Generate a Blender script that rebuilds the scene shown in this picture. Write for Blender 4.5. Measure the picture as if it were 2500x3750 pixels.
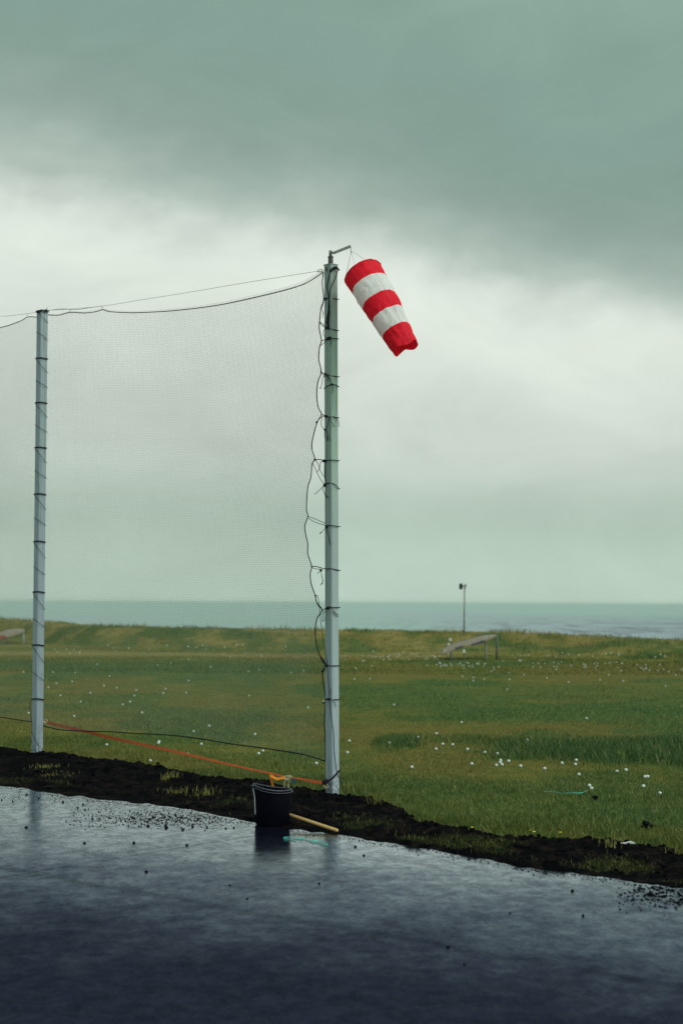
import bpy, bmesh, math, random
import numpy as np
from mathutils import Vector, Matrix, noise

for o in list(bpy.data.objects): bpy.data.objects.remove(o)
C = bpy.context.scene
col = C.collection
random.seed(7); rng = np.random.default_rng(7)
R = math.radians

# ------------------------------------------------------------------ camera
F = 5208.0                      # focal length in pixels of the 2500x3750 photograph
H = 2.0                         # eye height
PITCH = math.atan(331 / F)
ROLL = R(0.27)
cam_d = bpy.data.cameras.new("Camera"); cam = bpy.data.objects.new("Camera", cam_d); col.objects.link(cam)
cam_d.sensor_fit = 'VERTICAL'; cam_d.sensor_height = 36; cam_d.lens = 36 * F / 3750
cam_d.clip_end = 60000; cam_d.clip_start = 0.1
CM = Matrix.Rotation(R(90) + PITCH, 3, 'X') @ Matrix.Rotation(ROLL, 3, 'Z')
cam.matrix_world = Matrix.Translation((0, 0, H)) @ CM.to_4x4()
cam_d.dof.use_dof = True; cam_d.dof.focus_distance = 14.7; cam_d.dof.aperture_fstop = 1.9
C.camera = cam
C.render.resolution_x = 682; C.render.resolution_y = 1024

def ray(px, py): return CM @ Vector(((px - 1250) / F, (1875 - py) / F, -1))
def at(px, py, Y):                       # the point at depth Y seen at a photo pixel
    r = ray(px, py); return Vector((0, 0, H)) + r * (Y / r.y)
def gnd(px, py, z=0.0):                  # the point of the level z seen there
    r = ray(px, py); return Vector((0, 0, H)) + r * ((z - H) / r.z)
def project(p):
    q = CM.transposed() @ (Vector(p) - Vector((0, 0, H))); return 1250 + F * q.x / -q.z, 1875 - F * q.y / -q.z
CMn = np.array(CM)
def project_np(X, Y, Z):
    q = np.stack([X, Y, Z - H], -1) @ CMn
    return 1250 + F * q[..., 0] / -q[..., 2], 1875 - F * q[..., 1] / -q[..., 2]

def lin(c):
    return c / 12.92 if c <= 0.04045 else ((c + 0.055) / 1.055) ** 2.4
def hexc(h, a=1.0):
    h = h.lstrip('#'); return (lin(int(h[0:2], 16) / 255), lin(int(h[2:4], 16) / 255), lin(int(h[4:6], 16) / 255), a)

# ------------------------------------------------------------------ sky
SUN_EL, SUN_AZ = R(42), R(122)           # weak light from the right, behind the camera
C.view_settings.view_transform = 'Standard'; C.view_settings.look = 'None'
C.view_settings.exposure = 0.0; C.view_settings.gamma = 1.0
w = bpy.data.worlds.new("World"); C.world = w; w.use_nodes = True
nt = w.node_tree; nt.nodes.clear()
class NB:
    def __init__(s, nt): s.nt = nt
    def n(s, t, **k):
        nd = s.nt.nodes.new(t)
        for a, b in k.items():
            if a == 'ins':
                for i, v in b.items():
                    if hasattr(v, 'links') or isinstance(v, bpy.types.NodeSocket): s.nt.links.new(v, nd.inputs[i])
                    else: nd.inputs[i].default_value = v
            else: setattr(nd, a, b)
        return nd
    def m(s, op, a, b=0.0, c=None, clamp=False):
        nd = s.nt.nodes.new('ShaderNodeMath'); nd.operation = op; nd.use_clamp = clamp
        for i, v in enumerate([a, b] + ([c] if c is not None else [])):
            if isinstance(v, bpy.types.NodeSocket): s.nt.links.new(v, nd.inputs[i])
            else: nd.inputs[i].default_value = v
        return nd.outputs[0]
    def sm(s, v, a, b, lo=0.0, hi=1.0):
        nd = s.nt.nodes.new('ShaderNodeMapRange'); nd.interpolation_type = 'SMOOTHSTEP'
        s.nt.links.new(v, nd.inputs[0])
        for i, x in zip((1, 2, 3, 4), (a, b, lo, hi)): nd.inputs[i].default_value = x
        return nd.outputs[0]
    def ramp(s, v, stops, interp='LINEAR'):
        nd = s.nt.nodes.new('ShaderNodeValToRGB'); cr = nd.color_ramp; cr.interpolation = interp
        while len(cr.elements) < len(stops): cr.elements.new(0.5)
        for e, (p, c) in zip(cr.elements, stops): e.position = p; e.color = c if len(c) == 4 else (*c, 1)
        s.nt.links.new(v, nd.inputs[0]); return nd.outputs[0]
    def mix(s, f, a, b, blend='MIX'):
        nd = s.nt.nodes.new('ShaderNodeMix'); nd.data_type = 'RGBA'; nd.blend_type = blend
        for i, v in ((0, f), (6, a), (7, b)):
            if isinstance(v, bpy.types.NodeSocket): s.nt.links.new(v, nd.inputs[i])
            else: nd.inputs[i].default_value = v if i == 0 or len(v) == 4 else (*v, 1)
        return nd.outputs[2]
    def noise(s, vec, scale, detail=4, rough=0.55, dist=0.0):
        nd = s.nt.nodes.new('ShaderNodeTexNoise'); s.nt.links.new(vec, nd.inputs['Vector'])
        nd.inputs['Scale'].default_value = scale; nd.inputs['Detail'].default_value = detail
        nd.inputs['Roughness'].default_value = rough; nd.inputs['Distortion'].default_value = dist
        return nd.outputs[0]
    def scale(s, vec, v, off=(0, 0, 0)):
        nd = s.nt.nodes.new('ShaderNodeMapping'); s.nt.links.new(vec, nd.inputs[0])
        nd.inputs['Scale'].default_value = v; nd.inputs['Location'].default_value = off
        return nd.outputs[0]
g = NB(nt)
tc = g.n('ShaderNodeTexCoord')
sep = g.n('ShaderNodeSeparateXYZ', ins={0: tc.outputs['Generated']})
el = g.m('MULTIPLY', g.m('ARCSINE', sep.outputs[2]), 57.2958)
az = g.m('MULTIPLY', g.m('ARCTAN2', sep.outputs[0], sep.outputs[1]), 57.2958)
cv = g.n('ShaderNodeCombineXYZ', ins={0: az, 1: el})
cvec = cv.outputs[0]
n1 = g.noise(g.scale(cvec, (0.05, 0.09, 1), (3.1, 1.7, 0)), 1.0, 5, 0.5, 0.3)
n2 = g.noise(g.scale(cvec, (0.045, 0.26, 1), (0.4, 8.2, 0)), 1.0, 5, 0.55, 0.2)
n3 = g.noise(g.scale(cvec, (0.30, 0.42, 1), (5.2, 2.2, 0)), 1.0, 4, 0.5, 0.2)
def azv(x): return (x + 40) / 80
sh = g.ramp(g.m('DIVIDE', g.m('ADD', az, 40), 80, clamp=True),
            [(0, (0.36,)*3), (azv(-13.5), (0.36,)*3), (azv(-8), (0.44,)*3), (azv(0), (0.5,)*3), (azv(4), (0.59,)*3), (azv(8.5), (0.71,)*3), (azv(13.5), (0.80,)*3), (1, (0.84,)*3)])
shn = g.n('ShaderNodeRGBToBW', ins={0: sh}).outputs[0]
shift = g.m('MULTIPLY', g.m('MULTIPLY', g.m('SUBTRACT', shn, 0.5), 10.5), g.sm(el, 3.5, 10))
wob = g.m('ADD', g.m('MULTIPLY', g.m('SUBTRACT', n1, 0.5), 5.0), g.m('MULTIPLY', g.m('SUBTRACT', n3, 0.5), 2.6))
wob = g.m('MULTIPLY', wob, g.sm(el, 1.0, 9.0))
e2 = g.m('ADD', g.m('ADD', el, shift), wob)
rv = g.m('DIVIDE', g.m('ADD', e2, 5), 45, clamp=True)
def st(e, h): return ((e + 5) / 45, hexc(h))
cloud = g.ramp(rv, [st(-5, '#b6c9bb'), st(0.2, '#bacfc0'), st(2.2, '#bbcfc1'), st(3.6, '#adc1b3'), st(5.5, '#c5d2c7'), st(8.5, '#d2dcd3'),
                    st(11, '#dde6db'), st(12.8, '#e6eee3'), st(13.9, '#d3ddd4'), st(15.0, '#b3c2b9'), st(16.8, '#92a79d'), st(19, '#869f95'), st(22, '#86a297'), st(26, '#8ba79b'), st(40, '#9ab0a6')], 'B_SPLINE')
n4 = g.noise(g.scale(cvec, (0.13, 0.26, 1), (9.2, 4.2, 0)), 1.0, 9, 0.6, 0.8)
n5 = g.noise(cvec, 14.0, 3, 0.7)
mod = g.m('ADD', 0.94, g.m('MULTIPLY', n2, 0.14))
mod = g.m('MULTIPLY', mod, g.m('ADD', 0.86, g.m('MULTIPLY', n4, 0.31)))
mod = g.m('MULTIPLY', mod, g.m('ADD', 0.965, g.m('MULTIPLY', n5, 0.07)))
# added fill light: the unseen dome overhead and behind the viewer's right is brightened
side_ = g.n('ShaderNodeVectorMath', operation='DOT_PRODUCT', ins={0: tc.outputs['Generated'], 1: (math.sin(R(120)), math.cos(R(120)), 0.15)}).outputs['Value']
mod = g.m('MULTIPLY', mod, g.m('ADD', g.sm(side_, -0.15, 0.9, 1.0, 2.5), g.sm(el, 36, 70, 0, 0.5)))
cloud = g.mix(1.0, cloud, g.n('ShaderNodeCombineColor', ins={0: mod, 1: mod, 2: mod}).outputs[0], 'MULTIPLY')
sky = g.n('ShaderNodeTexSky'); sky.sky_type = 'NISHITA'; sky.sun_disc = False
sky.sun_elevation = SUN_EL; sky.sun_rotation = SUN_AZ; sky.dust_density = 4
bg1 = g.n('ShaderNodeBackground', ins={0: sky.outputs[0], 1: 0.05})
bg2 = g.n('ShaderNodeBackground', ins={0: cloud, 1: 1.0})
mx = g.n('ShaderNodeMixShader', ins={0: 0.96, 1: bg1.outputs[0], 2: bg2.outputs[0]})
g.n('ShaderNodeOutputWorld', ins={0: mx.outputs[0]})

sd = bpy.data.lights.new("Sun", 'SUN'); sd.energy = 1.5; sd.angle = R(30); sd.color = (1, 0.98, 0.93)
so = bpy.data.objects.new("Sun", sd); col.objects.link(so)
sdir = Vector((math.sin(SUN_AZ) * math.cos(SUN_EL), math.cos(SUN_AZ) * math.cos(SUN_EL), math.sin(SUN_EL)))
so.rotation_euler = sdir.to_track_quat('Z', 'Y').to_euler()

# ------------------------------------------------------------------ helpers
def tag(o, label=None, cat=None, group=None, kind=None):
    for k, v in (('label', label), ('category', cat), ('group', group), ('kind', kind)):
        if v: o[k] = v
    return o
def mesh_obj(name, verts, faces, mat=None, parent=None, smooth=False):
    me = bpy.data.meshes.new(name)
    me.from_pydata([tuple(v) for v in verts], [], faces); me.update()
    if smooth: me.polygons.foreach_set('use_smooth', [True] * len(me.polygons))
    if mat: me.materials.append(mat)
    o = bpy.data.objects.new(name, me); col.objects.link(o)
    if parent: o.parent = parent; 
    return o
def empty(name, loc=(0, 0, 0)):
    o = bpy.data.objects.new(name, None); o.empty_display_size = 0.1; col.objects.link(o); o.location = loc
    return o
def rebase(root):                          # keep world-space meshes in place under an empty that stands at its base
    inv = Matrix.Translation(-root.location)
    for ch in [c for c in bpy.data.objects if c.parent == root]:
        if ch.type == 'MESH' and not ch.get('_rb'):
            ch.data.transform(inv)
            for gc in [c for c in bpy.data.objects if c.parent == ch]:
                if gc.type == 'MESH': gc.data.transform(inv)
class MB:
    def __init__(s): s.v = []; s.f = []
    def add(s, vs, fs):
        b = len(s.v); s.v += [Vector(v) for v in vs]; s.f += [tuple(i + b for i in f) for f in fs]
    def box(s, c, size, M=None):
        hx, hy, hz = [a / 2 for a in size]
        vs = [Vector((x, y, z)) for x in (-hx, hx) for y in (-hy, hy) for z in (-hz, hz)]
        if M is not None: vs = [M @ v for v in vs]
        s.add([v + Vector(c) for v in vs], [(0, 1, 3, 2), (4, 6, 7, 5), (0, 4, 5, 1), (2, 3, 7, 6), (0, 2, 6, 4), (1, 5, 7, 3)])
    def tube(s, pts, r, n=6, cap=True, smooth=0):
        if smooth: pts = crom(pts, smooth)
        pts = [Vector(p) for p in pts]
        N = len(pts); rs = r if isinstance(r, (list, tuple)) else [r] * N
        if len(rs) != N: rs = [rs[min(len(rs) - 1, int(i / (N - 1) * (len(rs) - 1) + .5))] for i in range(N)]
        up = None; rings = []
        for i in range(N):
            t = (pts[min(i + 1, N - 1)] - pts[max(i - 1, 0)])
            if t.length < 1e-9: t = Vector((0, 0, 1))
            t.normalize()
            if up is None:
                up = Vector((0, 0, 1)) if abs(t.z) < 0.9 else Vector((1, 0, 0))
            a = (up - t * up.dot(t))
            if a.length < 1e-6: a = t.orthogonal()
            a.normalize(); up = a; b = t.cross(a)
            rings.append([pts[i] + (a * math.cos(2 * math.pi * k / n) + b * math.sin(2 * math.pi * k / n)) * rs[i] for k in range(n)])
        base = len(s.v)
        for rg in rings: s.v += rg
        for i in range(N - 1):
            for k in range(n):
                k2 = (k + 1) % n
                s.f.append((base + i * n + k, base + i * n + k2, base + (i + 1) * n + k2, base + (i + 1) * n + k))
        if cap:
            s.f.append(tuple(base + k for k in reversed(range(n)))); s.f.append(tuple(base + (N - 1) * n + k for k in range(n)))
    def blob(s, c, r, seed=0, sub=1, squash=(1, 1, 1), rough=0.3):
        bm = bmesh.new(); bmesh.ops.create_icosphere(bm, subdivisions=sub, radius=1)
        for v in bm.verts:
            k = 1 + rough * noise.noise(v.co * 1.7 + Vector((seed * 3.1, seed, 0)))
            v.co = Vector((v.co.x * squash[0], v.co.y * squash[1], v.co.z * squash[2])) * r * k
        bm.verts.index_update()
        s.add([v.co + Vector(c) for v in bm.verts], [tuple(v.index for v in f.verts) for f in bm.faces]); bm.free()
    def lathe(s, prof, n=32, c=(0, 0, 0)):
        base = len(s.v); c = Vector(c)
        for r, z in prof:
            for k in range(n): s.v.append(c + Vector((r * math.cos(2 * math.pi * k / n), r * math.sin(2 * math.pi * k / n), z)))
        for i in range(len(prof) - 1):
            for k in range(n):
                k2 = (k + 1) % n
                s.f.append((base + i * n + k, base + i * n + k2, base + (i + 1) * n + k2, base + (i + 1) * n + k))
    def build(s, name, mat, parent=None, smooth=False): return mesh_obj(name, s.v, s.f, mat, parent, smooth)
def crom(pts, k=5):
    P = [Vector(p) for p in pts]; P = [P[0] * 2 - P[1]] + P + [P[-1] * 2 - P[-2]]; out = []
    for i in range(1, len(P) - 2):
        for j in range(k):
            t = j / k; a, b, c, d = P[i - 1], P[i], P[i + 1], P[i + 2]
            out.append(0.5 * ((2 * b) + (c - a) * t + (2 * a - 5 * b + 4 * c - d) * t * t + (3 * b - a - 3 * c + d) * t ** 3))
    out.append(P[-2]); return out
def vnoise(x, y, seed=0):                  # smooth value noise on numpy arrays
    x = np.asarray(x, float) + seed * 17.3; y = np.asarray(y, float) - seed * 9.1
    xi = np.floor(x).astype(np.int64); yi = np.floor(y).astype(np.int64); fx = x - xi; fy = y - yi
    fx = fx * fx * (3 - 2 * fx); fy = fy * fy * (3 - 2 * fy)
    def h(a, b):
        n = (a * 374761393 + b * 668265263 + seed * 974711) & 0x7fffffff
        n = ((n ^ (n >> 13)) * 1274126177) & 0x7fffffff
        return ((n ^ (n >> 16)) & 0xffff) / 65535.0
    return (h(xi, yi) * (1 - fx) + h(xi + 1, yi) * fx) * (1 - fy) + (h(xi, yi + 1) * (1 - fx) + h(xi + 1, yi + 1) * fx) * fy
def fbm(x, y, seed=0, o=4):
    s = 0; a = 0.5; t = 0
    for i in range(o): s = s + a * vnoise(x * 2 ** i, y * 2 ** i, seed + i); t += a; a *= 0.5
    return s / t
def sstep(v, a, b): t = np.clip((v - a) / (b - a), 0, 1); return t * t * (3 - 2 * t)

# ------------------------------------------------------------------ materials
def mat(name):
    m = bpy.data.materials.new(name); m.use_nodes = True; n = m.node_tree; n.nodes.clear(); g = NB(n)
    p = g.n('ShaderNodeBsdfPrincipled'); out = g.n('ShaderNodeOutputMaterial', ins={0: p.outputs[0]})
    geo = g.n('ShaderNodeNewGeometry')
    return m, g, p, geo.outputs['Position'], out
def link(g, a, b): g.nt.links.new(a, b)
def bump(g, p, h, strength, dist):
    b = g.n('ShaderNodeBump'); b.inputs['Strength'].default_value = strength; b.inputs['Distance'].default_value = dist
    link(g, h, b.inputs['Height']); link(g, b.outputs[0], p.inputs['Normal'])
def simple(name, c1, c2, scale=20, rough=0.7, metal=0.0, sv=(1, 1, 1), spec=0.5, bmp=0.0):
    m, g, p, pos, out = mat(name)
    n = g.noise(g.scale(pos, sv), scale, 5, 0.6)
    link(g, g.ramp(n, [(0.35, c1), (0.65, c2)]), p.inputs['Base Color'])
    p.inputs['Roughness'].default_value = rough; p.inputs['Metallic'].default_value = metal
    p.inputs['Specular IOR Level'].default_value = spec
    if bmp: bump(g, p, n, bmp, 0.01)
    return m

M_rope = simple('black_rope', (0.006, 0.006, 0.012), (0.014, 0.014, 0.022), 200, 0.9, spec=0.2)
M_cord = simple('cord', (0.008, 0.008, 0.014), (0.02, 0.02, 0.028), 200, 0.9, spec=0.2)
M_greenrope = simple('net_border_rope', (0.012, 0.022, 0.024), (0.02, 0.035, 0.035), 200, 0.9, spec=0.2)
M_net = simple('net_twine', (0.17, 0.19, 0.16), (0.23, 0.255, 0.21), 3, 0.8, spec=0.3)
M_steel = simple('galvanised_steel', (0.14, 0.16, 0.15), (0.30, 0.31, 0.28), 45, 0.55, 0.4)
M_dsteel = simple('dark_steel', (0.03, 0.03, 0.028), (0.10, 0.10, 0.09), 60, 0.6, 0.3)
M_wire = simple('steel_wire', (0.11, 0.13, 0.12), (0.16, 0.18, 0.17), 60, 0.5, 0.5)
M_tub = simple('black_plastic', (0.0012, 0.0012, 0.004), (0.0025, 0.0025, 0.006), 14, 0.75, spec=0.03)
M_rim = simple('scuffed_plastic', (0.05, 0.055, 0.075), (0.12, 0.125, 0.15), 50, 0.6, spec=0.3)
M_wood = simple('pale_wood', (0.46, 0.27, 0.09), (0.62, 0.40, 0.16), 16, 0.6, sv=(1, 3, 8))
M_cream = simple('cream_paint', (0.10, 0.08, 0.04), (0.62, 0.55, 0.32), 60, 0.6)
M_blue = simple('blue_tag', (0.01, 0.07, 0.24), (0.015, 0.10, 0.32), 60, 0.6)
M_teal = simple('teal_twine', (0.06, 0.42, 0.36), (0.10, 0.52, 0.46), 60, 0.7)
M_ball = simple('white_ball', (0.44, 0.50, 0.48), (0.58, 0.63, 0.60), 12, 0.4)
M_clod = simple('soil_clod', (0.0015, 0.0015, 0.003), (0.005, 0.005, 0.007), 60, 0.95, spec=0.08)
M_white = simple('white_scrap', (0.45, 0.46, 0.45), (0.6, 0.6, 0.58), 60, 0.7)
M_yellow = simple('yellow_petal', (0.75, 0.55, 0.01), (0.85, 0.68, 0.02), 60, 0.6)
M_board = simple('weathered_board', (0.17, 0.13, 0.095), (0.30, 0.235, 0.17), 5, 0.8, sv=(1, 4, 4))
M_dkboard = simple('dark_board', (0.04, 0.05, 0.055), (0.09, 0.10, 0.10), 8, 0.8)
M_rust = simple('rusty_board', (0.16, 0.05, 0.03), (0.22, 0.08, 0.05), 6, 0.8)
M_farpost = simple('far_post', (0.20, 0.23, 0.22), (0.30, 0.33, 0.31), 8, 0.7)

def strap_mat():
    m, g, p, pos, out = mat('orange_webbing')
    n = g.noise(pos, 30, 4); n2 = g.noise(pos, 300, 2)
    c = g.ramp(n, [(0.3, (0.32, 0.045, 0.003)), (0.7, (0.48, 0.085, 0.004))])
    link(g, g.mix(g.m('MULTIPLY', n2, 0.35), c, (0.30, 0.04, 0.003)), p.inputs['Base Color']); p.inputs['Roughness'].default_value = 0.75
    bump(g, p, n2, 0.3, 0.002); return m
M_strap = strap_mat(); M_strap2 = simple('loose_orange_webbing', (0.62, 0.15, 0.004), (0.72, 0.24, 0.01), 40, 0.75)

def post_mat(blue=0.0):
    m, g, p, pos, out = mat('weathered_post_paint')
    tc = g.n('ShaderNodeTexCoord').outputs['Object']
    broad = g.noise(g.scale(tc, (3, 3, 0.5)), 1.0, 4, 0.5)
    fine = g.noise(g.scale(tc, (60, 60, 1.6)), 1.0, 5, 0.6)
    speck = g.noise(tc, 130, 3, 0.6)
    c = g.mix(g.sm(broad, 0.36, 0.66), (0.27, 0.33, 0.325), (0.25, 0.365, 0.29))
    sep = g.n('ShaderNodeSeparateXYZ', ins={0: tc})
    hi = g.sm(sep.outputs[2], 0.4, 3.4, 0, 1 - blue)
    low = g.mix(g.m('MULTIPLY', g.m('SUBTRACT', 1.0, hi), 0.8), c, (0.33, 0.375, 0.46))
    c = g.mix(g.sm(fine, 0.45, 0.75, 0, 0.35), low, (0.36, 0.43, 0.39))
    dirt = g.sm(g.noise(g.scale(tc, (22, 22, 0.9), (4, 1, 2)), 1.0, 6, 0.7), 0.55, 0.75, 0, 0.6)
    c = g.mix(dirt, c, (0.13, 0.15, 0.165))
    crack = g.sm(g.m('ABSOLUTE', g.m('SUBTRACT', g.noise(g.scale(tc, (30, 30, 0.35), (1, 5, 2)), 1.0, 2, 0.4), 0.5)), 0.0, 0.014, 0.75, 0)
    c = g.mix(crack, c, (0.05, 0.055, 0.07))
    c = g.mix(g.sm(speck, 0.5, 0.8, 0, 0.4), c, (0.15, 0.175, 0.19))
    mud = g.m('MULTIPLY', g.sm(sep.outputs[2], 0.16, 0.85, 1, 0), g.sm(g.noise(tc, 28, 5, 0.7), 0.42, 0.62, 0, 0.85))
    c = g.mix(mud, c, (0.030, 0.026, 0.026))
    link(g, c, p.inputs['Base Color']); p.inputs['Roughness'].default_value = 0.62
    bump(g, p, g.m('SUBTRACT', speck, crack), 0.25, 0.004)
    return m
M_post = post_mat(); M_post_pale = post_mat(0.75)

def fabric(name, c1, c2, trans=0.35):
    m, g, p, pos, out = mat(name)
    n = g.noise(pos, 9, 5, 0.6); w = g.noise(pos, 420, 2)
    c = g.ramp(n, [(0.3, c1), (0.7, c2)])
    link(g, c, p.inputs['Base Color']); p.inputs['Roughness'].default_value = 0.75; p.inputs['Specular IOR Level'].default_value = 0.25
    wr = g.noise(g.scale(pos, (1, 1, 0.7)), 11, 4, 0.55, 0.8)
    bump(g, p, g.m('ADD', wr, g.m('MULTIPLY', w, 0.03)), 0.6, 0.05)
    t = g.n('ShaderNodeBsdfTranslucent', ins={0: c})
    mx = g.n('ShaderNodeMixShader', ins={0: trans, 1: p.outputs[0], 2: t.outputs[0]})
    link(g, mx.outputs[0], out.inputs[0]); return m
M_red = fabric('red_cloth', (0.78, 0.006, 0.022), (0.85, 0.012, 0.034), 0.3)
M_wht = fabric('white_cloth', (0.84, 0.88, 0.88), (0.90, 0.93, 0.92), 0.42)

def asphalt_mat():
    m, g, p, pos, out = mat('wet_tarmac')
    ed = g.n('ShaderNodeVectorMath', operation='DOT_PRODUCT', ins={0: pos, 1: (-0.672, -0.74, 0)})
    d = g.m('ADD', ed.outputs['Value'], -0.672 * 3.7 + 0.74 * 15.5)          # metres in from the soil edge
    big = g.noise(pos, 0.9, 5, 0.6, 0.0); mid = g.noise(g.scale(pos, (1, 1.0, 1)), 4.5, 6, 0.62); fine = g.noise(pos, 32, 4, 0.65); grit = g.noise(pos, 160, 2, 0.6)
    w_ = g.n('ShaderNodeVectorMath', operation='DOT_PRODUCT', ins={0: pos, 1: (-0.35, -0.94, 0)}).outputs['Value']
    w_ = g.m('ADD', w_, -0.35 + 0.94 * 13.2)                                  # metres of tarmac drying out away from the bank
    streak = g.noise(g.scale(pos, (1.25, 0.95, 1), (7, 3, 0)), 6.0, 10, 0.78, 0.0)
    speck = g.noise(pos, 55, 4, 0.75)
    ww = g.m('ADD', w_, g.m('ADD', g.m('MULTIPLY', g.m('SUBTRACT', big, 0.5), 2.6), g.m('MULTIPLY', g.m('SUBTRACT', mid, 0.5), 2.2)))
    wet = g.m('SUBTRACT', 1.0, g.sm(ww, 0.2, 5.2))
    rough = g.m('ADD', 0.12, g.m('MULTIPLY', g.m('SUBTRACT', 1.0, wet), 0.42))
    rough = g.m('ADD', rough, g.m('MULTIPLY', g.m('SUBTRACT', fine, 0.5), 0.14), clamp=True)
    p.inputs['Roughness'].default_value = 0.95; p.inputs['Specular IOR Level'].default_value = 0.0
    c = g.mix(g.sm(g.m('ADD', mid, g.m('MULTIPLY', fine, 0.5)), 0.5, 1.0), (0.0022, 0.0022, 0.0075), (0.0065, 0.0062, 0.0185))
    seamd = g.n('ShaderNodeVectorMath', operation='DOT_PRODUCT', ins={0: pos, 1: (-0.60, -0.80, 0)}).outputs['Value']
    seam = g.sm(g.m('ABSOLUTE', g.m('ADD', seamd, g.m('ADD', 6.98, g.m('MULTIPLY', big, 0.25)))), 0.0, 0.11, 1, 0)
    c = g.mix(g.m('MULTIPLY', seam, 0.5), c, (0.004, 0.004, 0.008))
    link(g, c, p.inputs['Base Color'])
    h = g.m('ADD', g.m('MULTIPLY', fine, 0.25), g.m('MULTIPLY', grit, g.m('ADD', 0.08, g.m('MULTIPLY', g.m('SUBTRACT', 1.0, wet), 0.5))))
    h = g.m('SUBTRACT', h, g.m('MULTIPLY', seam, 0.6))
    bp = g.n('ShaderNodeBump'); bp.inputs['Strength'].default_value = 0.25; bp.inputs['Distance'].default_value = 0.006; link(g, h, bp.inputs['Height'])
    link(g, bp.outputs[0], p.inputs['Normal'])
    gl = g.n('ShaderNodeBsdfGlossy', ins={0: g.mix(wet, (0.70, 0.75, 1.0), (0.82, 0.91, 0.97))}); link(g, rough, gl.inputs['Roughness']); link(g, bp.outputs[0], gl.inputs['Normal'])
    fr = g.n('ShaderNodeFresnel'); fr.inputs[0].default_value = 1.36
    film = g.m('MULTIPLY', g.m('ADD', 0.055, g.m('MULTIPLY', wet, 0.62)), g.m('ADD', 0.42, g.m('ADD', g.m('MULTIPLY', g.sm(streak, 0.36, 0.64), 0.46), g.m('MULTIPLY', g.sm(speck, 0.35, 0.65), 0.30))))
    film = g.m('MULTIPLY', film, g.m('SUBTRACT', 1.0, g.m('MULTIPLY', seam, 0.28)))
    mx = g.n('ShaderNodeMixShader', ins={0: g.m('MULTIPLY', fr.outputs[0], film, clamp=True), 1: p.outputs[0], 2: gl.outputs[0]})
    link(g, mx.outputs[0], out.inputs[0])
    return m
M_tar = asphalt_mat()

def soil_mat():
    m, g, p, pos, out = mat('black_soil')
    n = g.noise(pos, 7, 6, 0.65); f = g.noise(pos, 90, 4, 0.7)
    c = g.ramp(n, [(0.35, (0.0010, 0.0010, 0.0022)), (0.52, (0.0035, 0.003, 0.004)), (0.66, (0.018, 0.012, 0.010))])
    att = g.n('ShaderNodeAttribute'); att.attribute_name = 'moss'
    mo = g.sm(g.m('ADD', att.outputs['Fac'], g.m('MULTIPLY', g.m('SUBTRACT', f, 0.5), 1.4)), 0.4, 0.9, 0, 0.6)
    c = g.mix(mo, c, g.ramp(n, [(0.3, (0.012, 0.018, 0.007)), (0.7, (0.035, 0.04, 0.012))]))
    link(g, c, p.inputs['Base Color']); p.inputs['Roughness'].default_value = 1.0; p.inputs['Specular IOR Level'].default_value = 0.03
    bump(g, p, g.m('ADD', n, f), 0.8, 0.02)
    return m
M_soil = soil_mat()

def grass_mat(name, blade=False):
    m, g, p, pos, out = mat(name)
    at_ = lambda k: (lambda a: (setattr(a, 'attribute_name', k), a.outputs['Fac'])[1])(g.n('ShaderNodeAttribute'))
    lush, brown, dry = at_('lush'), at_('brown'), at_('dry')
    a = g.noise(pos, 0.35, 5, 0.6); b = g.noise(pos, 2.2, 6, 0.65); f = g.noise(pos, 22, 5, 0.7); ff = g.noise(pos, 90, 3, 0.7)
    c = g.ramp(g.m('ADD', g.m('MULTIPLY', a, 0.5), g.m('MULTIPLY', b, 0.5)), [(0.40, (0.042, 0.076, 0.013)), (0.5, (0.090, 0.106, 0.016)), (0.60, (0.160, 0.138, 0.024))])
    c = g.mix(g.m('MULTIPLY', brown, g.sm(b, 0.3, 0.6, 0.45, 1.0)), c, (0.125, 0.098, 0.020))
    c = g.mix(g.m('MULTIPLY', dry, g.sm(b, 0.35, 0.6, 0.3, 1.0)), c, (0.27, 0.20, 0.075))
    c = g.mix(g.m('MULTIPLY', lush, g.sm(f, 0.25, 0.6, 0.7, 1.0)), c, (0.036, 0.084, 0.022))
    k = g.m('ADD', 0.55, g.m('MULTIPLY', g.m('ADD', g.m('MULTIPLY', f, 0.55), g.m('MULTIPLY', ff, 0.45)), 0.9))
    c = g.mix(1.0, c, g.n('ShaderNodeCombineColor', ins={0: k, 1: k, 2: k}).outputs[0], 'MULTIPLY')
    if blade:
        tone = at_('tone')
        c = g.mix(g.sm(tone, 0.6, 1.0, 0, 0.75), c, (0.24, 0.235, 0.09))
        c = g.mix(1.0, c, g.ramp(tone, [(0, (0.7, 0.8, 0.75)), (1, (1.3, 1.3, 1.1))]), 'MULTIPLY')
    link(g, c, p.inputs['Base Color']); p.inputs['Roughness'].default_value = 0.9 if not blade else 0.65
    p.inputs['Specular IOR Level'].default_value = 0.12 if not blade else 0.25
    if not blade: bump(g, p, g.m('ADD', f, g.m('MULTIPLY', ff, 0.6)), 0.5, 0.03)
    return m
M_grass = grass_mat('mown_grass'); M_blade = grass_mat('grass_blades', True)

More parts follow.
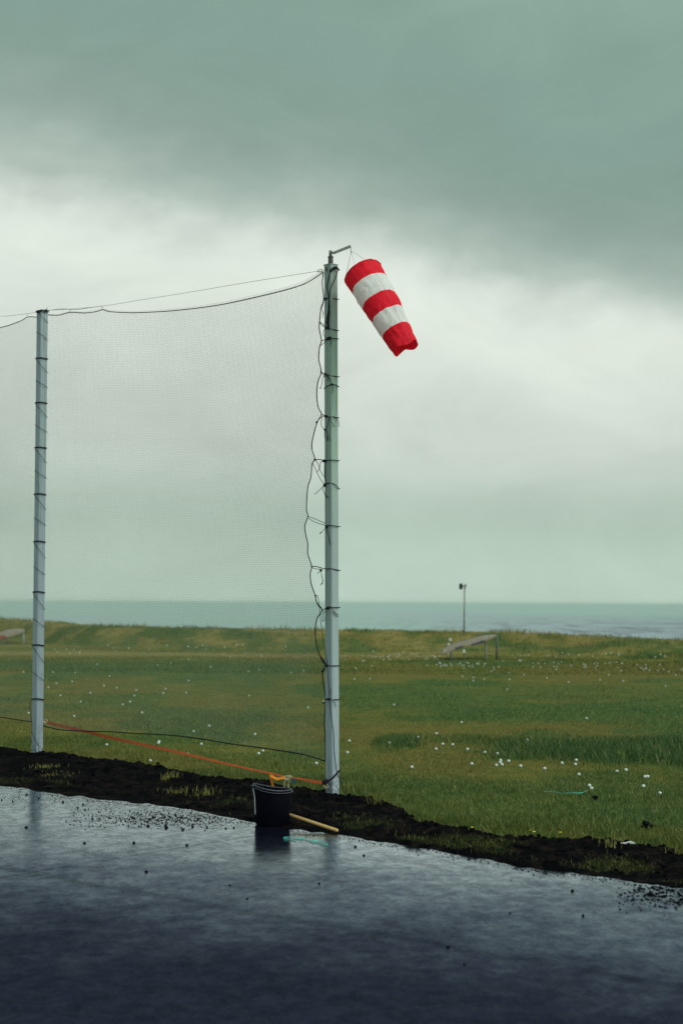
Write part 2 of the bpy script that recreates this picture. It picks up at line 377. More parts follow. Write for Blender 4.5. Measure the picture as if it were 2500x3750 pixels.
def sea_mat():
    m, g, p, pos, out = mat('sea_water')
    sp = g.scale(pos, (0.35, 1.0, 1)); 
    a = g.noise(g.scale(pos, (0.006, 0.0016, 1)), 1.0, 4, 0.6); b = g.noise(g.scale(pos, (0.11, 0.016, 1)), 1.0, 6, 0.66, 0.4); f = g.noise(g.scale(pos, (0.9, 0.35, 1)), 1.0, 4, 0.6)
    sp_ = g.n('ShaderNodeSeparateXYZ', ins={0: pos})
    c = g.mix(g.sm(a, 0.35, 0.65), (0.150, 0.340, 0.265), (0.180, 0.290, 0.300))
    shore = g.m('MULTIPLY', g.sm(sp_.outputs[1], 420, 1400, 1, 0), g.sm(g.m('DIVIDE', sp_.outputs[0], sp_.outputs[1]), -0.05, 0.20, 0.12, 1))
    st_ = g.m('MULTIPLY', g.sm(g.m('ADD', g.m('MULTIPLY', b, 0.8), g.m('MULTIPLY', f, 0.2)), 0.50, 0.55), shore)
    c = g.mix(g.m('MULTIPLY', shore, 0.6), c, (0.150, 0.190, 0.270))
    link(g, g.mix(st_, c, (0.014, 0.038, 0.085)), p.inputs['Base Color'])
    p.inputs['Roughness'].default_value = 0.30; p.inputs['IOR'].default_value = 1.33
    link(g, g.m('SUBTRACT', 0.5, g.m('MULTIPLY', st_, 0.42)), p.inputs['Specular IOR Level'])
    bump(g, p, g.m('ADD', g.m('MULTIPLY', b, 3.0), g.m('MULTIPLY', f, 0.5)), 0.6, 0.35)
    return m
M_sea = sea_mat()

# ------------------------------------------------------------------ ground, tarmac, soil, sea
def horizon(px): return project(Vector((0, 0, H)) + (ray(px, 2205) * Vector((1, 1, 0))) * 1e4)[1]
bx = np.array([-900, 0, 350, 700, 1250, 1875, 2500, 3400.])
b_top = np.array([2250, 2266, 2294, 2303, 2311, 2323, 2346, 2372.])
b_base = np.array([2325, 2345, 2372, 2382, 2393, 2400, 2424, 2450.])
hz = np.array([horizon(x) for x in bx])
yb = F * H / (b_base - hz); yt = yb + 6.5; zt = H - (b_top - hz) * yt / F
us = (bx - 1250) / F
def ground_z(X, Y):
    X = np.asarray(X, float); Y = np.asarray(Y, float)
    u = X / np.maximum(Y, 5.0)
    a = np.interp(u, us, yb); t = np.interp(u, us, yt); z = np.interp(u, us, zt)
    r = sstep(Y, a, t) * z
    r = r + 0.10 * (fbm(X * 0.5, Y * 0.5, 3) - 0.5) * sstep(Y, a - 2, a + 2) + 0.10 * np.maximum(0, vnoise(X * 1.3, Y * 0.5, 8) - 0.72) * 2.5 * sstep(Y, t - 2, t)
    r = r - 12 * sstep(Y, t + 2, t + 22)
    r = r + 0.10 * (fbm(X * 0.25, Y * 0.25, 5) - 0.5) * sstep(Y, 18, 24)
    return r
# masks, laid out on the field
def band(py, px, x0, x1, ya0, yb0, ya1, yb1, sx=60, sy=8):
    t = np.clip((px - x0) / (x1 - x0), 0, 1); lo = ya0 + (ya1 - ya0) * t; hi = yb0 + (yb1 - yb0) * t
    return sstep(px, x0 - sx, x0 + sx) * (1 - sstep(px, x1 - sx, x1 + sx)) * sstep(py, lo - sy, lo + sy) * (1 - sstep(py, hi - sy, hi + sy))
def masks(X, Y):
    px, py = project_np(X, Y, 0 * X)
    n = (fbm(X * 0.9, Y * 0.5, 11, 6) - 0.5); n2 = fbm(X * 0.35, Y * 0.35, 21)
    pyn = py + n * 60 * np.clip((py - 2300) / 400, 0.2, 1.2); pxn = px + n * 420
    mx = np.maximum
    tall = mx(band(pyn, pxn, 1420, 1590, 2712, 2748, 2712, 2748, 30), band(pyn, pxn, 1830, 4200, 2706, 2785, 2722, 2860, 90))
    tall = mx(tall, 0.55 * band(pyn, pxn, 1600, 1850, 2704, 2722, 2704, 2740, 60))
    lush = mx(tall, 0.75 * band(pyn, pxn, 1480, 4000, 2585, 2642, 2520, 2655, 150, 12))
    lush = mx(lush, 0.45 * band(pyn, pxn, 1300, 4000, 2515, 2560, 2512, 2560, 100, 12))
    lush = mx(lush, 0.7 * band(pyn, pxn, -500, 1200, 2415, 2445, 2430, 2460, 100, 8))
    lush = mx(lush, 0.5 * band(pyn, pxn, 250, 1400, 2708, 2712, 2795, 2835, 100, 12))
    lush = mx(lush, 0.55 * band(pyn, pxn, -600, 4200, 2790, 3300, 2910, 3400, 100, 22) * (0.4 + n2))
    lush = mx(lush, 0.7 * band(pyn, pxn, -600, 1400, 2300, 2350, 2330, 2378, 100, 10) * (n2 > 0.42))
    lush = mx(lush, 0.6 * band(pyn, pxn, 1500, 2100, 2418, 2432, 2418, 2436, 100, 6))
    brown = mx(0.9 * band(pyn, pxn, 1700, 4200, 2650, 2702, 2655, 2712, 160, 8), 0.9 * band(pyn, pxn, 1900, 4200, 2425, 2500, 2440, 2512, 150, 10))
    brown = mx(brown, 0.7 * band(pyn, pxn, 2150, 4000, 2865, 2925, 2868, 2930, 60, 10)); brown = mx(brown, 0.5 * n2)
    pat = fbm(X * 0.55, Y * 0.28, 61, 5)
    lush = mx(lush, 0.65 * sstep(pat, 0.52, 0.64) * (py > 2450)); brown = mx(brown, 0.8 * sstep(0.5 - pat, 0.02, 0.12)) * (1 - 0.8 * lush)
    brown = mx(brown, 0.7 * band(pyn, pxn, -300, 1100, 2560, 2680, 2590, 2700, 200, 30))
    u = X / np.maximum(Y, 5.0); a = np.interp(u, us, yb); t = np.interp(u, us, yt)
    bp_ = fbm(X * 0.9, Y * 0.6, 31, 6); onb = sstep(Y, a - 1, a + 1.5)
    dry = onb * np.clip(0.30 + 1.8 * (bp_ - 0.5) + 0.35 * sstep(Y, t - 2, t), 0, 1) + 0.75 * band(py, px, -400, 1700, 2385, 2398, 2395, 2412, 100, 8)
    dry = np.maximum(dry, 0.6 * band(py, px, -400, 4200, 2352, 2360, 2430, 2440, 100, 6))
    lush = mx(lush * (1 - onb), 0.7 * onb * sstep(0.5 - bp_, -0.02, 0.14))
    return np.clip(tall, 0, 1), np.clip(lush, 0, 1), np.clip(brown, 0, 1), np.clip(dry, 0, 1)
def set_attr(me, name, vals):
    a = me.attributes.new(name, 'FLOAT', 'POINT'); a.data.foreach_set('value', np.asarray(vals, np.float32))

# the asphalt's edge and the crest of the soil bank as read off the photograph, on the ground
edge_px = [(-1500, 2700), (-700, 2795), (0, 2875), (115, 2890), (250, 2911), (470, 2936), (640, 2954), (850, 2994), (936, 3008), (1054, 3032), (1233, 3055), (1350, 3076), (1521, 3100), (1800, 3149), (1903, 3172), (2068, 3192), (2224, 3213), (2380, 3236), (2500, 3252), (3000, 3330), (3800, 3470)]
crest_px = [(-1500, 2550), (-700, 2650), (0, 2736), (64, 2750), (115, 2762), (191, 2760), (232, 2759), (332, 2777), (400, 2782), (488, 2793), (608, 2816), (746, 2842), (850, 2853), (968, 2864), (1041, 2882), (1169, 2896), (1264, 2917), (1350, 2926), (1450, 2953), (1520, 3005), (1713, 3044), (1800, 3055), (1970, 3064), (2135, 3082), (2278, 3091), (2500, 3118), (3000, 3190), (3800, 3320)]
def dense(pl, lo=-1500, hi=3800, n=1400):
    xs = np.linspace(lo, hi, n); return xs, np.interp(xs, [a for a, b in pl], [b for a, b in pl])
xs, ye = dense(edge_px); _, yc = dense(crest_px)
ye = ye + 7 * (fbm(xs / 40, xs * 0, 2, 6) - 0.5) * 2
yc = yc + 4 * (fbm(xs / 30, xs * 0, 4) - 0.5) * 2
CR = 0.06
E = np.array([gnd(x, y, 0.012)[:2] for x, y in zip(xs, ye)]); K = np.array([gnd(x, y, CR)[:2] for x, y in zip(xs, yc)])

def grid_sheet(name, XX, YY, ZZ, m, smooth=True):
    r, c = XX.shape; V = np.stack([XX, YY, ZZ], -1).reshape(-1, 3)
    i = np.arange((r - 1) * (c - 1)); a = (i // (c - 1)) * c + i % (c - 1)
    Fq = np.stack([a, a + 1, a + c + 1, a + c], -1)
    me = bpy.data.meshes.new(name); me.vertices.add(len(V)); me.vertices.foreach_set('co', V.astype(np.float32).ravel())
    me.loops.add(Fq.size); me.loops.foreach_set('vertex_index', Fq.astype(np.int32).ravel())
    me.polygons.add(len(Fq)); me.polygons.foreach_set('loop_start', np.arange(0, Fq.size, 4, dtype=np.int32)); me.polygons.foreach_set('loop_total', np.full(len(Fq), 4, np.int32))
    me.update(calc_edges=True); me.validate()
    me.polygons.foreach_set('use_smooth', np.full(len(Fq), smooth))
    me.materials.append(m); o = bpy.data.objects.new(name, me); col.objects.link(o); return o
gy = np.concatenate([np.linspace(-30, 8, 12), np.arange(8.5, 30, 0.22), np.arange(30, 95, 0.33), np.linspace(95.5, 140, 20)])
gx = np.concatenate([np.linspace(-120, -22, 60), np.arange(-21.8, 22, 0.2), np.linspace(22, 120, 60)])
XX, YY = np.meshgrid(gx, gy); ZZ = ground_z(XX, YY)
# keep the sheet below the tarmac and the soil bank
gr = grid_sheet('ground', XX, YY, ZZ - 0.0, M_grass)
tl, lu, br, dr = masks(XX.ravel(), YY.ravel())
set_attr(gr.data, 'lush', lu); set_attr(gr.data, 'brown', br); set_attr(gr.data, 'dry', dr)
tag(gr, kind='structure')

# tarmac: one strip from the soil edge back past the camera
n = len(E); back = E + np.array([-0.672, -0.74]) * 1.0
tar_v = []; rows = 24
dirn = np.array([-0.672, -0.74])
TX = np.stack([E[:, 0] + dirn[0] * (-0.3 + (k / (rows - 1)) ** 2 * 32) for k in range(rows)]); TY = np.stack([E[:, 1] + dirn[1] * (-0.3 + (k / (rows - 1)) ** 2 * 32) for k in range(rows)])
tar = grid_sheet('tarmac', TX, TY, np.full(TX.shape, 0.008), M_tar); tag(tar, kind='structure')

# soil bank
rows = 46; SX = []; SY = []; SZ = []; MO = []
Nn = (K - E); Ln = np.linalg.norm(Nn, axis=1, keepdims=True)
for k in range(rows):
    t = k / (rows - 1) * 1.22
    P = E + Nn * t
    if t > 1: P = K + (Nn / Ln) * (t - 1) * 1.2
    prof = CR * min(1, t) ** 0.8 if t <= 1 else CR * (1 - ((t - 1) / 0.22) * 1.5)
    lump = (fbm(P[:, 0] * 7, P[:, 1] * 7, 6, 5) - 0.5)
    lump2 = (fbm(P[:, 0] * 2, P[:, 1] * 2, 9, 3) - 0.5)
    clodn = np.maximum(0, vnoise(P[:, 0] * 26, P[:, 1] * 26, 14) - 0.6) * 0.05
    fade = min(1, t / 0.1)
    z = 0.012 + prof + (lump * 0.07 + lump2 * 0.06 * (1 if t < 0.9 else 0.3) + clodn) * fade
    if t < 0.04: z = np.full(n, 0.010)
    if t > 1.18: z = np.full(n, -0.05)
    z = np.maximum(z, 0.010) if t < 1.05 else z
    SX.append(P[:, 0]); SY.append(P[:, 1]); SZ.append(z)
    mpx, mpy = project_np(P[:, 0], P[:, 1], z)
    mo = np.maximum(band(mpy, mpx, 560, 1000, 2915, 2965, 2925, 3000, 80, 12), band(mpy, mpx, 1250, 2600, 2990, 3040, 3170, 3260, 60, 12))
    mo = np.maximum(mo, band(mpy, mpx, 1200, 1560, 2975, 2998, 2995, 3015, 40, 6)); mo = np.maximum(mo, band(mpy, mpx, -200, 300, 2840, 2868, 2852, 2880, 60, 8) * .8)
    MO.append(mo * np.clip(3.2 * (fbm(P[:, 0] * 2.2, P[:, 1] * 2.2, 41) - 0.30), 0, 1))
soil = grid_sheet('soil', np.stack(SX), np.stack(SY), np.stack(SZ), M_soil); set_attr(soil.data, 'moss', np.stack(MO).ravel()); tag(soil, kind='structure')
SZa = np.stack(SZ); SXa = np.stack(SX); SYa = np.stack(SY)
def soil_z(x, y):
    i = np.argmin((SXa - x) ** 2 + (SYa - y) ** 2); return float(SZa.ravel()[i])

sx_ = np.concatenate([np.linspace(-30000, -900, 20), np.linspace(-800, 800, 60), np.linspace(900, 30000, 20)]); sy_ = np.concatenate([np.linspace(70, 900, 60), np.geomspace(950, 42000, 40)])
A, B = np.meshgrid(sx_, sy_)
sea = grid_sheet('sea', A, B, np.full(A.shape, -7.0), M_sea); tag(sea, kind='structure')

# ------------------------------------------------------------------ grass blades
def blades(name, X, Y, Z, h, wd, lean, mt, attrs):
    n = len(X); ang = rng.uniform(0, 2 * np.pi, n); la = rng.uniform(0, 2 * np.pi, n)
    dx = np.cos(ang) * wd / 2; dy = np.sin(ang) * wd / 2; lx = np.cos(la) * lean * h; ly = np.sin(la) * lean * h
    P = np.empty((n, 5, 3)); 
    P[:, 0] = np.stack([X - dx, Y - dy, Z - .01], -1); P[:, 1] = np.stack([X + dx, Y + dy, Z - .01], -1)
    P[:, 2] = np.stack([X + lx * .35 - dx * .7, Y + ly * .35 - dy * .7, Z + h * .6], -1); P[:, 3] = np.stack([X + lx * .35 + dx * .7, Y + ly * .35 + dy * .7, Z + h * .6], -1)
    P[:, 4] = np.stack([X + lx, Y + ly, Z + h], -1)
    b = np.arange(n)[:, None] * 5
    T = np.concatenate([b + [0, 1, 3], b + [0, 3, 2], b + [2, 3, 4]], 1).reshape(-1, 3)
    me = bpy.data.meshes.new(name); me.vertices.add(n * 5); me.vertices.foreach_set('co', P.astype(np.float32).ravel())
    me.loops.add(T.size); me.loops.foreach_set('vertex_index', T.astype(np.int32).ravel())
    me.polygons.add(len(T)); me.polygons.foreach_set('loop_start', np.arange(0, T.size, 3, dtype=np.int32)); me.polygons.foreach_set('loop_total', np.full(len(T), 3, np.int32))
    me.update(calc_edges=True)
    for k, v in attrs.items(): set_attr(me, k, np.repeat(v, 5))
    me.materials.append(mt); o = bpy.data.objects.new(name, me); col.objects.link(o); return o
N = 330000
px = rng.uniform(-500, 3000, N); py = 2440 + (rng.uniform(0, 1, N) ** 0.8) * 760
keep = py < np.interp(px, xs, yc) + 8
px, py = px[keep], py[keep]
rx = np.stack([(px - 1250) / F, (1875 - py) / F, -np.ones_like(px)], -1) @ CMn.T
t = -H / rx[:, 2]; X = rx[:, 0] * t; Y = rx[:, 1] * t
X = X + rng.normal(0, .05, len(X)); Y = Y + rng.normal(0, .15, len(Y))
tl, lu, br, dr = masks(X, Y)
tuft = fbm(X * 2.5, Y * 2.5, 51)
nearedge = 1 - sstep(np.interp(px, xs, yc) - py, 10, 130)
h = 0.008 + 0.030 * rng.uniform(0, 1, len(X)) * np.clip(4 * (fbm(X * 1.4, Y * 1.1, 83) - .3), .15, 1) + tl * (0.05 + 0.07 * rng.uniform(0, 1, len(X))) + 0.02 * lu + 0.13 * nearedge * np.maximum(0, tuft - 0.42) * rng.uniform(0.2, 1.6, len(X))
scale_w = np.clip(Y / 15, .9, 2.2)
tone = np.clip(rng.uniform(0, 1, len(X)) ** 1.5 + 0.2 * (tuft - .5) + 0.1 * dr, 0, 1)
gb = blades('grass', X, Y, ground_z(X, Y), h, 0.0048 * scale_w, 0.6, M_blade, dict(lush=lu, brown=br, dry=dr, tone=tone)); tag(gb, 'short rough grass of mixed green and olive on the range', 'grass', kind='stuff')

k_ = rng.choice(len(X), 9000, p=(nearedge ** 2 * (0.15 + np.maximum(0, tuft - .4)) / (nearedge ** 2 * (0.15 + np.maximum(0, tuft - .4))).sum()))
st2 = blades('straw', X[k_] + rng.normal(0, .03, 9000), Y[k_] + rng.normal(0, .03, 9000), ground_z(X[k_], Y[k_]), rng.uniform(.04, .10, 9000), np.full(9000, .0042), 0.7, M_blade, dict(lush=np.zeros(9000), brown=np.zeros(9000), dry=np.full(9000, .05), tone=rng.uniform(.1, .85, 9000)))
tag(st2, 'longer pale grass stalks near the soil bank', 'grass', kind='stuff')
NF = 60000
pxf = rng.uniform(-500, 3000, NF); uf = (pxf - 1250) / F; Yf = rng.uniform(0, 1, NF); Yf = np.where(rng.uniform(0, 1, NF) < .55, 40 + Yf * 12, np.interp(uf, us, yb) - 4 + Yf * 13); Xf = uf * Yf
_, luf, brf, drf = masks(Xf, Yf); onb = sstep(Yf, np.interp(uf, us, yb), np.interp(uf, us, yb) + 2)
hf = rng.uniform(.02, .05, NF) + onb * rng.uniform(.02, .22, NF) * np.clip(3 * (fbm(Xf * 1.1, Yf * .8, 71) - .35), 0, 1)
fb = blades('grass', Xf, Yf, ground_z(Xf, Yf), hf, np.full(NF, .022), 0.6, M_blade, dict(lush=luf, brown=brf, dry=drf, tone=rng.uniform(0, .9, NF) ** 1.3)); tag(fb, 'rough grass on the far field and bank', 'grass', kind='stuff')
# moss and sparse blades on the soil bank
N = 26000
i = rng.integers(0, SXa.shape[0] - 8, N); j = rng.integers(0, n, N)
mo = np.stack(MO)[i, j]; kp = rng.uniform(0, 1, N) < mo ** 1.5 * 0.6
i, j = i[kp], j[kp]
X = SXa[i, j] + rng.normal(0, .02, len(i)); Y = SYa[i, j] + rng.normal(0, .02, len(i))
ms = blades('moss', X, Y, SZa[i, j], rng.uniform(.01, .035, len(i)), np.full(len(i), .005), 0.8, M_blade,
            dict(lush=np.zeros(len(i)), brown=np.full(len(i), .6), dry=np.full(len(i), 0.05), tone=rng.uniform(0, .3, len(i))))
tag(ms, 'sparse moss and sprouting grass on the black soil', 'moss', kind='stuff')
def tuft_at(px_, py_, nb, hh, spread, label, tone=(0.4, 1)):
    p = gnd(px_, py_, 0.03)
    X = p.x + rng.normal(0, spread, nb); Y = p.y + rng.normal(0, spread, nb)
    Z = np.array([soil_z(a, b) for a, b in zip(X, Y)])
    o = blades('grass_tuft', X - p.x, Y - p.y, Z, rng.uniform(.3, 1, nb) * hh, np.full(nb, .006), 0.55, M_blade, dict(lush=np.zeros(nb), brown=np.full(nb, .3), dry=np.full(nb, .25), tone=rng.uniform(*tone, nb)))
    o.location = (p.x, p.y, 0); tag(o, label, 'grass tuft', 'grass tufts sprouting on the soil bank')
tuft_at(628, 2864, 60, .09, .05, 'pale grass tuft on the black soil left of the bucket, below the strap')
tuft_at(640, 2905, 40, .07, .08, 'low wispy tuft between the pale tuft and the wet tarmac')
tuft_at(745, 2912, 70, .09, .09, 'wide yellowish tuft on the soil just left of the bucket')
tuft_at(168, 2822, 90, .05, .08, 'flat olive tuft on the soil below the far left post')
tuft_at(215, 2842, 60, .035, .12, 'thin olive tuft near the tarmac below the far left post')
tuft_at(2230, 3116, 60, .06, .06, 'yellow-green tuft on the black soil beside the white scrap')
tuft_at(1660, 2990, 80, .08, .10, 'straw-coloured tuft where soil meets grass right of the post')
tuft_at(1385, 2962, 30, .12, .04, 'dark upright tuft at the grass edge right of the near post', (0, .3))
tuft_at(2490, 3140, 60, .07, .05, 'bright green tuft on the soil at the right edge of the photo', (.3, .8))

# ------------------------------------------------------------------ posts
D1, D2 = 14.6, 18.35
def post(top, bot, Y, wpx, rot, label, ztop_extra=0.0):
    T = at(*top, Y); Bt = at(*bot, Y); Bt2 = Bt + (Bt - T) * 0.06
    L = (T - Bt2).length; s = wpx * Y / F / math.sqrt(2) / 1.0
    root = empty('net_post', Bt2)
    M = (T - Bt2).to_track_quat('Z', 'Y').to_matrix().to_4x4() @ Matrix.Identity(4)
    bm = bmesh.new(); bmesh.ops.create_cube(bm, size=1)
    bmesh.ops.scale(bm, vec=(s, s, L), verts=bm.verts); bmesh.ops.translate(bm, vec=(0, 0, L / 2), verts=bm.verts)
    bmesh.ops.bevel(bm, geom=[e for e in bm.edges if abs((e.verts[0].co - e.verts[1].co).z) > 1], offset=.006, segments=2, affect='EDGES')
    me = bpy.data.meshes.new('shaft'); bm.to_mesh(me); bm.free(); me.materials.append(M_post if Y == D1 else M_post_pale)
    o = bpy.data.objects.new('shaft', me); col.objects.link(o); o.parent = root
    rx = math.atan2(-(T - Bt2).y, (T - Bt2).z); ry = math.atan2((T - Bt2).x, (T - Bt2).z)
    root.rotation_euler = (rx, ry, 0); o.rotation_euler = (0, 0, rot)
    mb = MB(); mb.box((0, 0, L + .004), (s + .008, s + .008, .008), Matrix.Rotation(rot, 3, 'Z')); mb.build('top_plate', M_steel, root)
    tag(root, label, 'post', 'wooden posts carrying the range net')
    return root, T, Bt, s
ROT = R(45)
post1, T1, B1, S1 = post((1211, 972), (1217, 2925), D1, 52, R(43), 'tall square post standing nearest, windsock bracket on its top')
post2, T2, B2, S2 = post((156, 1140), (137, 2766), D2, 43, R(45), 'tall square post at the left, black cord wound down it')
v = (B2 - B1); P3b = B2 + v
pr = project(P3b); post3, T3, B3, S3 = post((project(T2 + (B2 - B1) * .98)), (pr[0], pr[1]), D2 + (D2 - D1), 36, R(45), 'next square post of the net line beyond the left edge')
# eye plate near the top of the near post
mb = MB(); mb.box((0, 0, 0), (.018, .006, .045), Matrix.Rotation(R(-43), 3, 'Z'));
e = mb.build('hook_plate', M_dsteel, post1); e.location = post1.matrix_world.inverted() @ at(1196, 980, D1 - .05) if False else Vector((-.046, -.05, (T1 - post1.location).length - .05))

def hug(px, side=0):                      # depth of the near post's visible faces
    c = 1215; return D1 - 0.080 * max(0, 1 - abs(px - c) / 30.0) - 0.003
def hug2(px, py):
    c = 134 + (2766 - py) / 1626 * 20 ; return D2 - 0.076 * max(0, 1 - abs(px - c) / 22.0) - 0.008

# ------------------------------------------------------------------ nets
A2 = Vector((B1.x - .07, B1.y, 0)); B2v = Vector((B2.x, B2.y + .085, 0))
ndir = (B2v - A2).normalized(); nn = Vector((-ndir.y, ndir.x, 0))
def netpt(px, py, off=0.0):
    r = ray(px, py); o = Vector((0, 0, H)); t = ((A2 - o).dot(nn) + off) / r.dot(nn); return o + r * t
def pl(pts): 
    a = np.array(pts, float); return a
right = pl([(1184, 997), (1180, 1038), (1185, 1096), (1176, 1125), (1171, 1166), (1169, 1204), (1177, 1247), (1170, 1271), (1167, 1316), (1176, 1362), (1163, 1402), (1160, 1453), (1166, 1494), (1177, 1517), (1160, 1550), (1144, 1611), (1142, 1644), (1153, 1682), (1143, 1697), (1138, 1749), (1127, 1785), (1122, 1861), (1127, 1891), (1116, 1926), (1120, 1960), (1127, 1993), (1127, 2028), (1141, 2074), (1136, 2100), (1139, 2136), (1154, 2181), (1160, 2207), (1179, 2234), (1162, 2263), (1154, 2304), (1158, 2355), (1172, 2403), (1192, 2437), (1181, 2466), (1184, 2504), (1190, 2539), (1191, 2589), (1187, 2642), (1190, 2701), (1191, 2788)])
top = pl([(157, 1152), (178, 1153), (217, 1154), (257, 1144), (312, 1146), (354, 1141), (376, 1134), (402, 1141), (446, 1144), (500, 1145), (606, 1140), (717, 1129), (829, 1112), (956, 1084), (1052, 1060), (1120, 1037), (1184, 997)])
bot = pl([(140, 2650), (161, 2658), (212, 2671), (255, 2675), (332, 2678), (400, 2679), (482, 2685), (632, 2693), (750, 2708), (850, 2725), (946, 2737), (1073, 2756), (1137, 2770), (1191, 2788)])
left = pl([(157, 1152), (140, 2650)])
def param(a, by=None):
    d = np.concatenate([[0], np.cumsum(np.hypot(*np.diff(a, axis=0).T))]); return d / d[-1]
def ev(a, t): p = param(a); return np.stack([np.interp(t, p, a[:, 0]), np.interp(t, p, a[:, 1])], -1)
def smooth_line(a, t, kk):                 # low-frequency version of a border
    base = ev(a, t); n = len(t)
    ker = np.hanning(kk); ker /= ker.sum(); out = base.copy()
    for c in range(2):
        lin_ = base[0, c] + (base[-1, c] - base[0, c]) * np.linspace(0, 1, n)
        d = np.pad(base[:, c] - lin_, kk, mode='constant'); out[:, c] = lin_ + np.convolve(d, ker, 'same')[kk:-kk]
    return out
def net_panel(top, bot, left, right, ns, ntt, decay):
    s = np.linspace(0, 1, ns); t = np.linspace(0, 1, ntt)
    Tt, Bb = ev(top, s), ev(bot, s); Ll, Rr = ev(left, t), ev(right, t)
    Ts, Bs = smooth_line(top, s, max(3, ns // 3)), smooth_line(bot, s, max(3, ns // 3)); Ls, Rs = Ll, smooth_line(right, t, max(3, ntt // 3))
    S, Tm = np.meshgrid(s, t); S = S[..., None]; Tm = Tm[..., None]
    P = (1 - Tm) * Ts[None] + Tm * Bs[None] + (1 - S) * Ls[:, None] + S * Rs[:, None] - ((1 - S) * (1 - Tm) * Ts[0] + S * (1 - Tm) * Ts[-1] + (1 - S) * Tm * Bs[0] + S * Tm * Bs[-1])
    P = P + np.exp(-(1 - S) / decay) * (Rr - Rs)[:, None] + np.exp(-Tm / 0.03) * (Tt - Ts)[None] + np.exp(-(1 - Tm) / 0.03) * (Bb - Bs)[None]
    wv = 5.0 * (fbm(S[..., 0] * 9 + 0 * Tm[..., 0], Tm[..., 0] * 5 + 0 * S[..., 0], 77) - .5) * np.minimum(1, 8 * S[..., 0] * (1 - S[..., 0]))
    wh = 5.0 * (fbm(S[..., 0] * 7 + 0 * Tm[..., 0], Tm[..., 0] * 8 + 0 * S[..., 0], 78) - .5) * np.minimum(1, 8 * Tm[..., 0] * (1 - Tm[..., 0]))
    P[..., 0] += wv; P[..., 1] += wh
    return P
def net_mesh(name, P, r, parent, offf=None):
    ntt, ns = P.shape[:2]
    W = np.array([[netpt(P[i, j, 0], P[i, j, 1], (0 if offf is None else offf(i / (ntt - 1), j / (ns - 1)))) for j in range(ns)] for i in range(ntt)])
    verts = []; faces = []; base = 0
    nrm = np.array(nn); upv = np.array([0, 0, 1.0]); side = np.array(ndir)
    allV = []; allF = []
    def strand(L, across, step):
        nonlocal base
        idx = list(range(0, len(L), step)); 
        if idx[-1] != len(L) - 1: idx.append(len(L) - 1)
        Q = L[idx]; m = len(Q)
        V = np.stack([Q + across * r, Q - across * r * .5 + nrm * r * .87, Q - across * r * .5 - nrm * r * .87], 1).reshape(-1, 3)
        i = np.arange(m - 1)[:, None] * 3 + base
        Fc = np.concatenate([np.stack([i[:, 0] + a, i[:, 0] + b, i[:, 0] + 3 + b, i[:, 0] + 3 + a], -1) for a, b in ((0, 1), (1, 2), (2, 0))])
        allV.append(V); allF.append(Fc); base += len(V)
    for i in range(ntt): strand(W[i], upv, 3)
    for j in range(ns): strand(W[:, j], side, 3)
    V = np.concatenate(allV); Fq = np.concatenate(allF)
    me = bpy.data.meshes.new(name); me.vertices.add(len(V)); me.vertices.foreach_set('co', V.astype(np.float32).ravel())
    me.loops.add(Fq.size); me.loops.foreach_set('vertex_index', Fq.astype(np.int32).ravel())
    me.polygons.add(len(Fq)); me.polygons.foreach_set('loop_start', np.arange(0, Fq.size, 4, dtype=np.int32)); me.polygons.foreach_set('loop_total', np.full(len(Fq), 4, np.int32))
    me.update(calc_edges=True); me.materials.append(M_net); o = bpy.data.objects.new(name, me); col.objects.link(o); o.parent = parent
    return o
TW = 0.00086                              # twine radius
net1 = empty('range_net', netpt(1191, 2788))
net_mesh('netting', net_panel(top, bot, left, right, 224, 250, 0.07), TW, net1)
def rope_px(name, pts, r, m, parent, k=4, off=0.0, n=6, mb=None):
    q = [netpt(a, b, off) for a, b in pts]; own = mb is None; mb = mb or MB(); mb.tube(q, r, n, smooth=k)
    return mb.build(name, m, parent, True) if own else None
rope_px('top_rope', top, .0055, M_greenrope, net1)
rope_px('side_rope', right, .0056, M_rope, net1)
rope_px('bottom_rope', bot, .0062, M_rope, net1)
rebase(net1); tag(net1, 'fine-meshed golf net panel stretched between the two visible posts', 'net', 'panels of the golf range net')
# the panel that runs on to the left
x3b = project(B3)[0]; x3t = project(T3)[0]
top2 = pl([(x3t, 1215), (-260, 1236), (-120, 1228), (0, 1200), (32, 1192), (80, 1174), (102, 1161), (134, 1161), (157, 1158)])
bot2 = pl([(x3b, 2560), (-200, 2600), (0, 2626), (60, 2635), (115, 2643), (140, 2648)])
net2 = empty('range_net', netpt(140, 2650))
net_mesh('netting', net_panel(top2, bot2, pl([top2[0], bot2[0]]), pl([(157, 1158), (140, 2648)]), 224, 250, 0.2), TW, net2)
rope_px('top_rope', top2, .0055, M_greenrope, net2); rope_px('bottom_rope', bot2, .0062, M_rope, net2)
rebase(net2); tag(net2, 'golf net panel left of the left post, running out of the photo', 'net', 'panels of the golf range net')

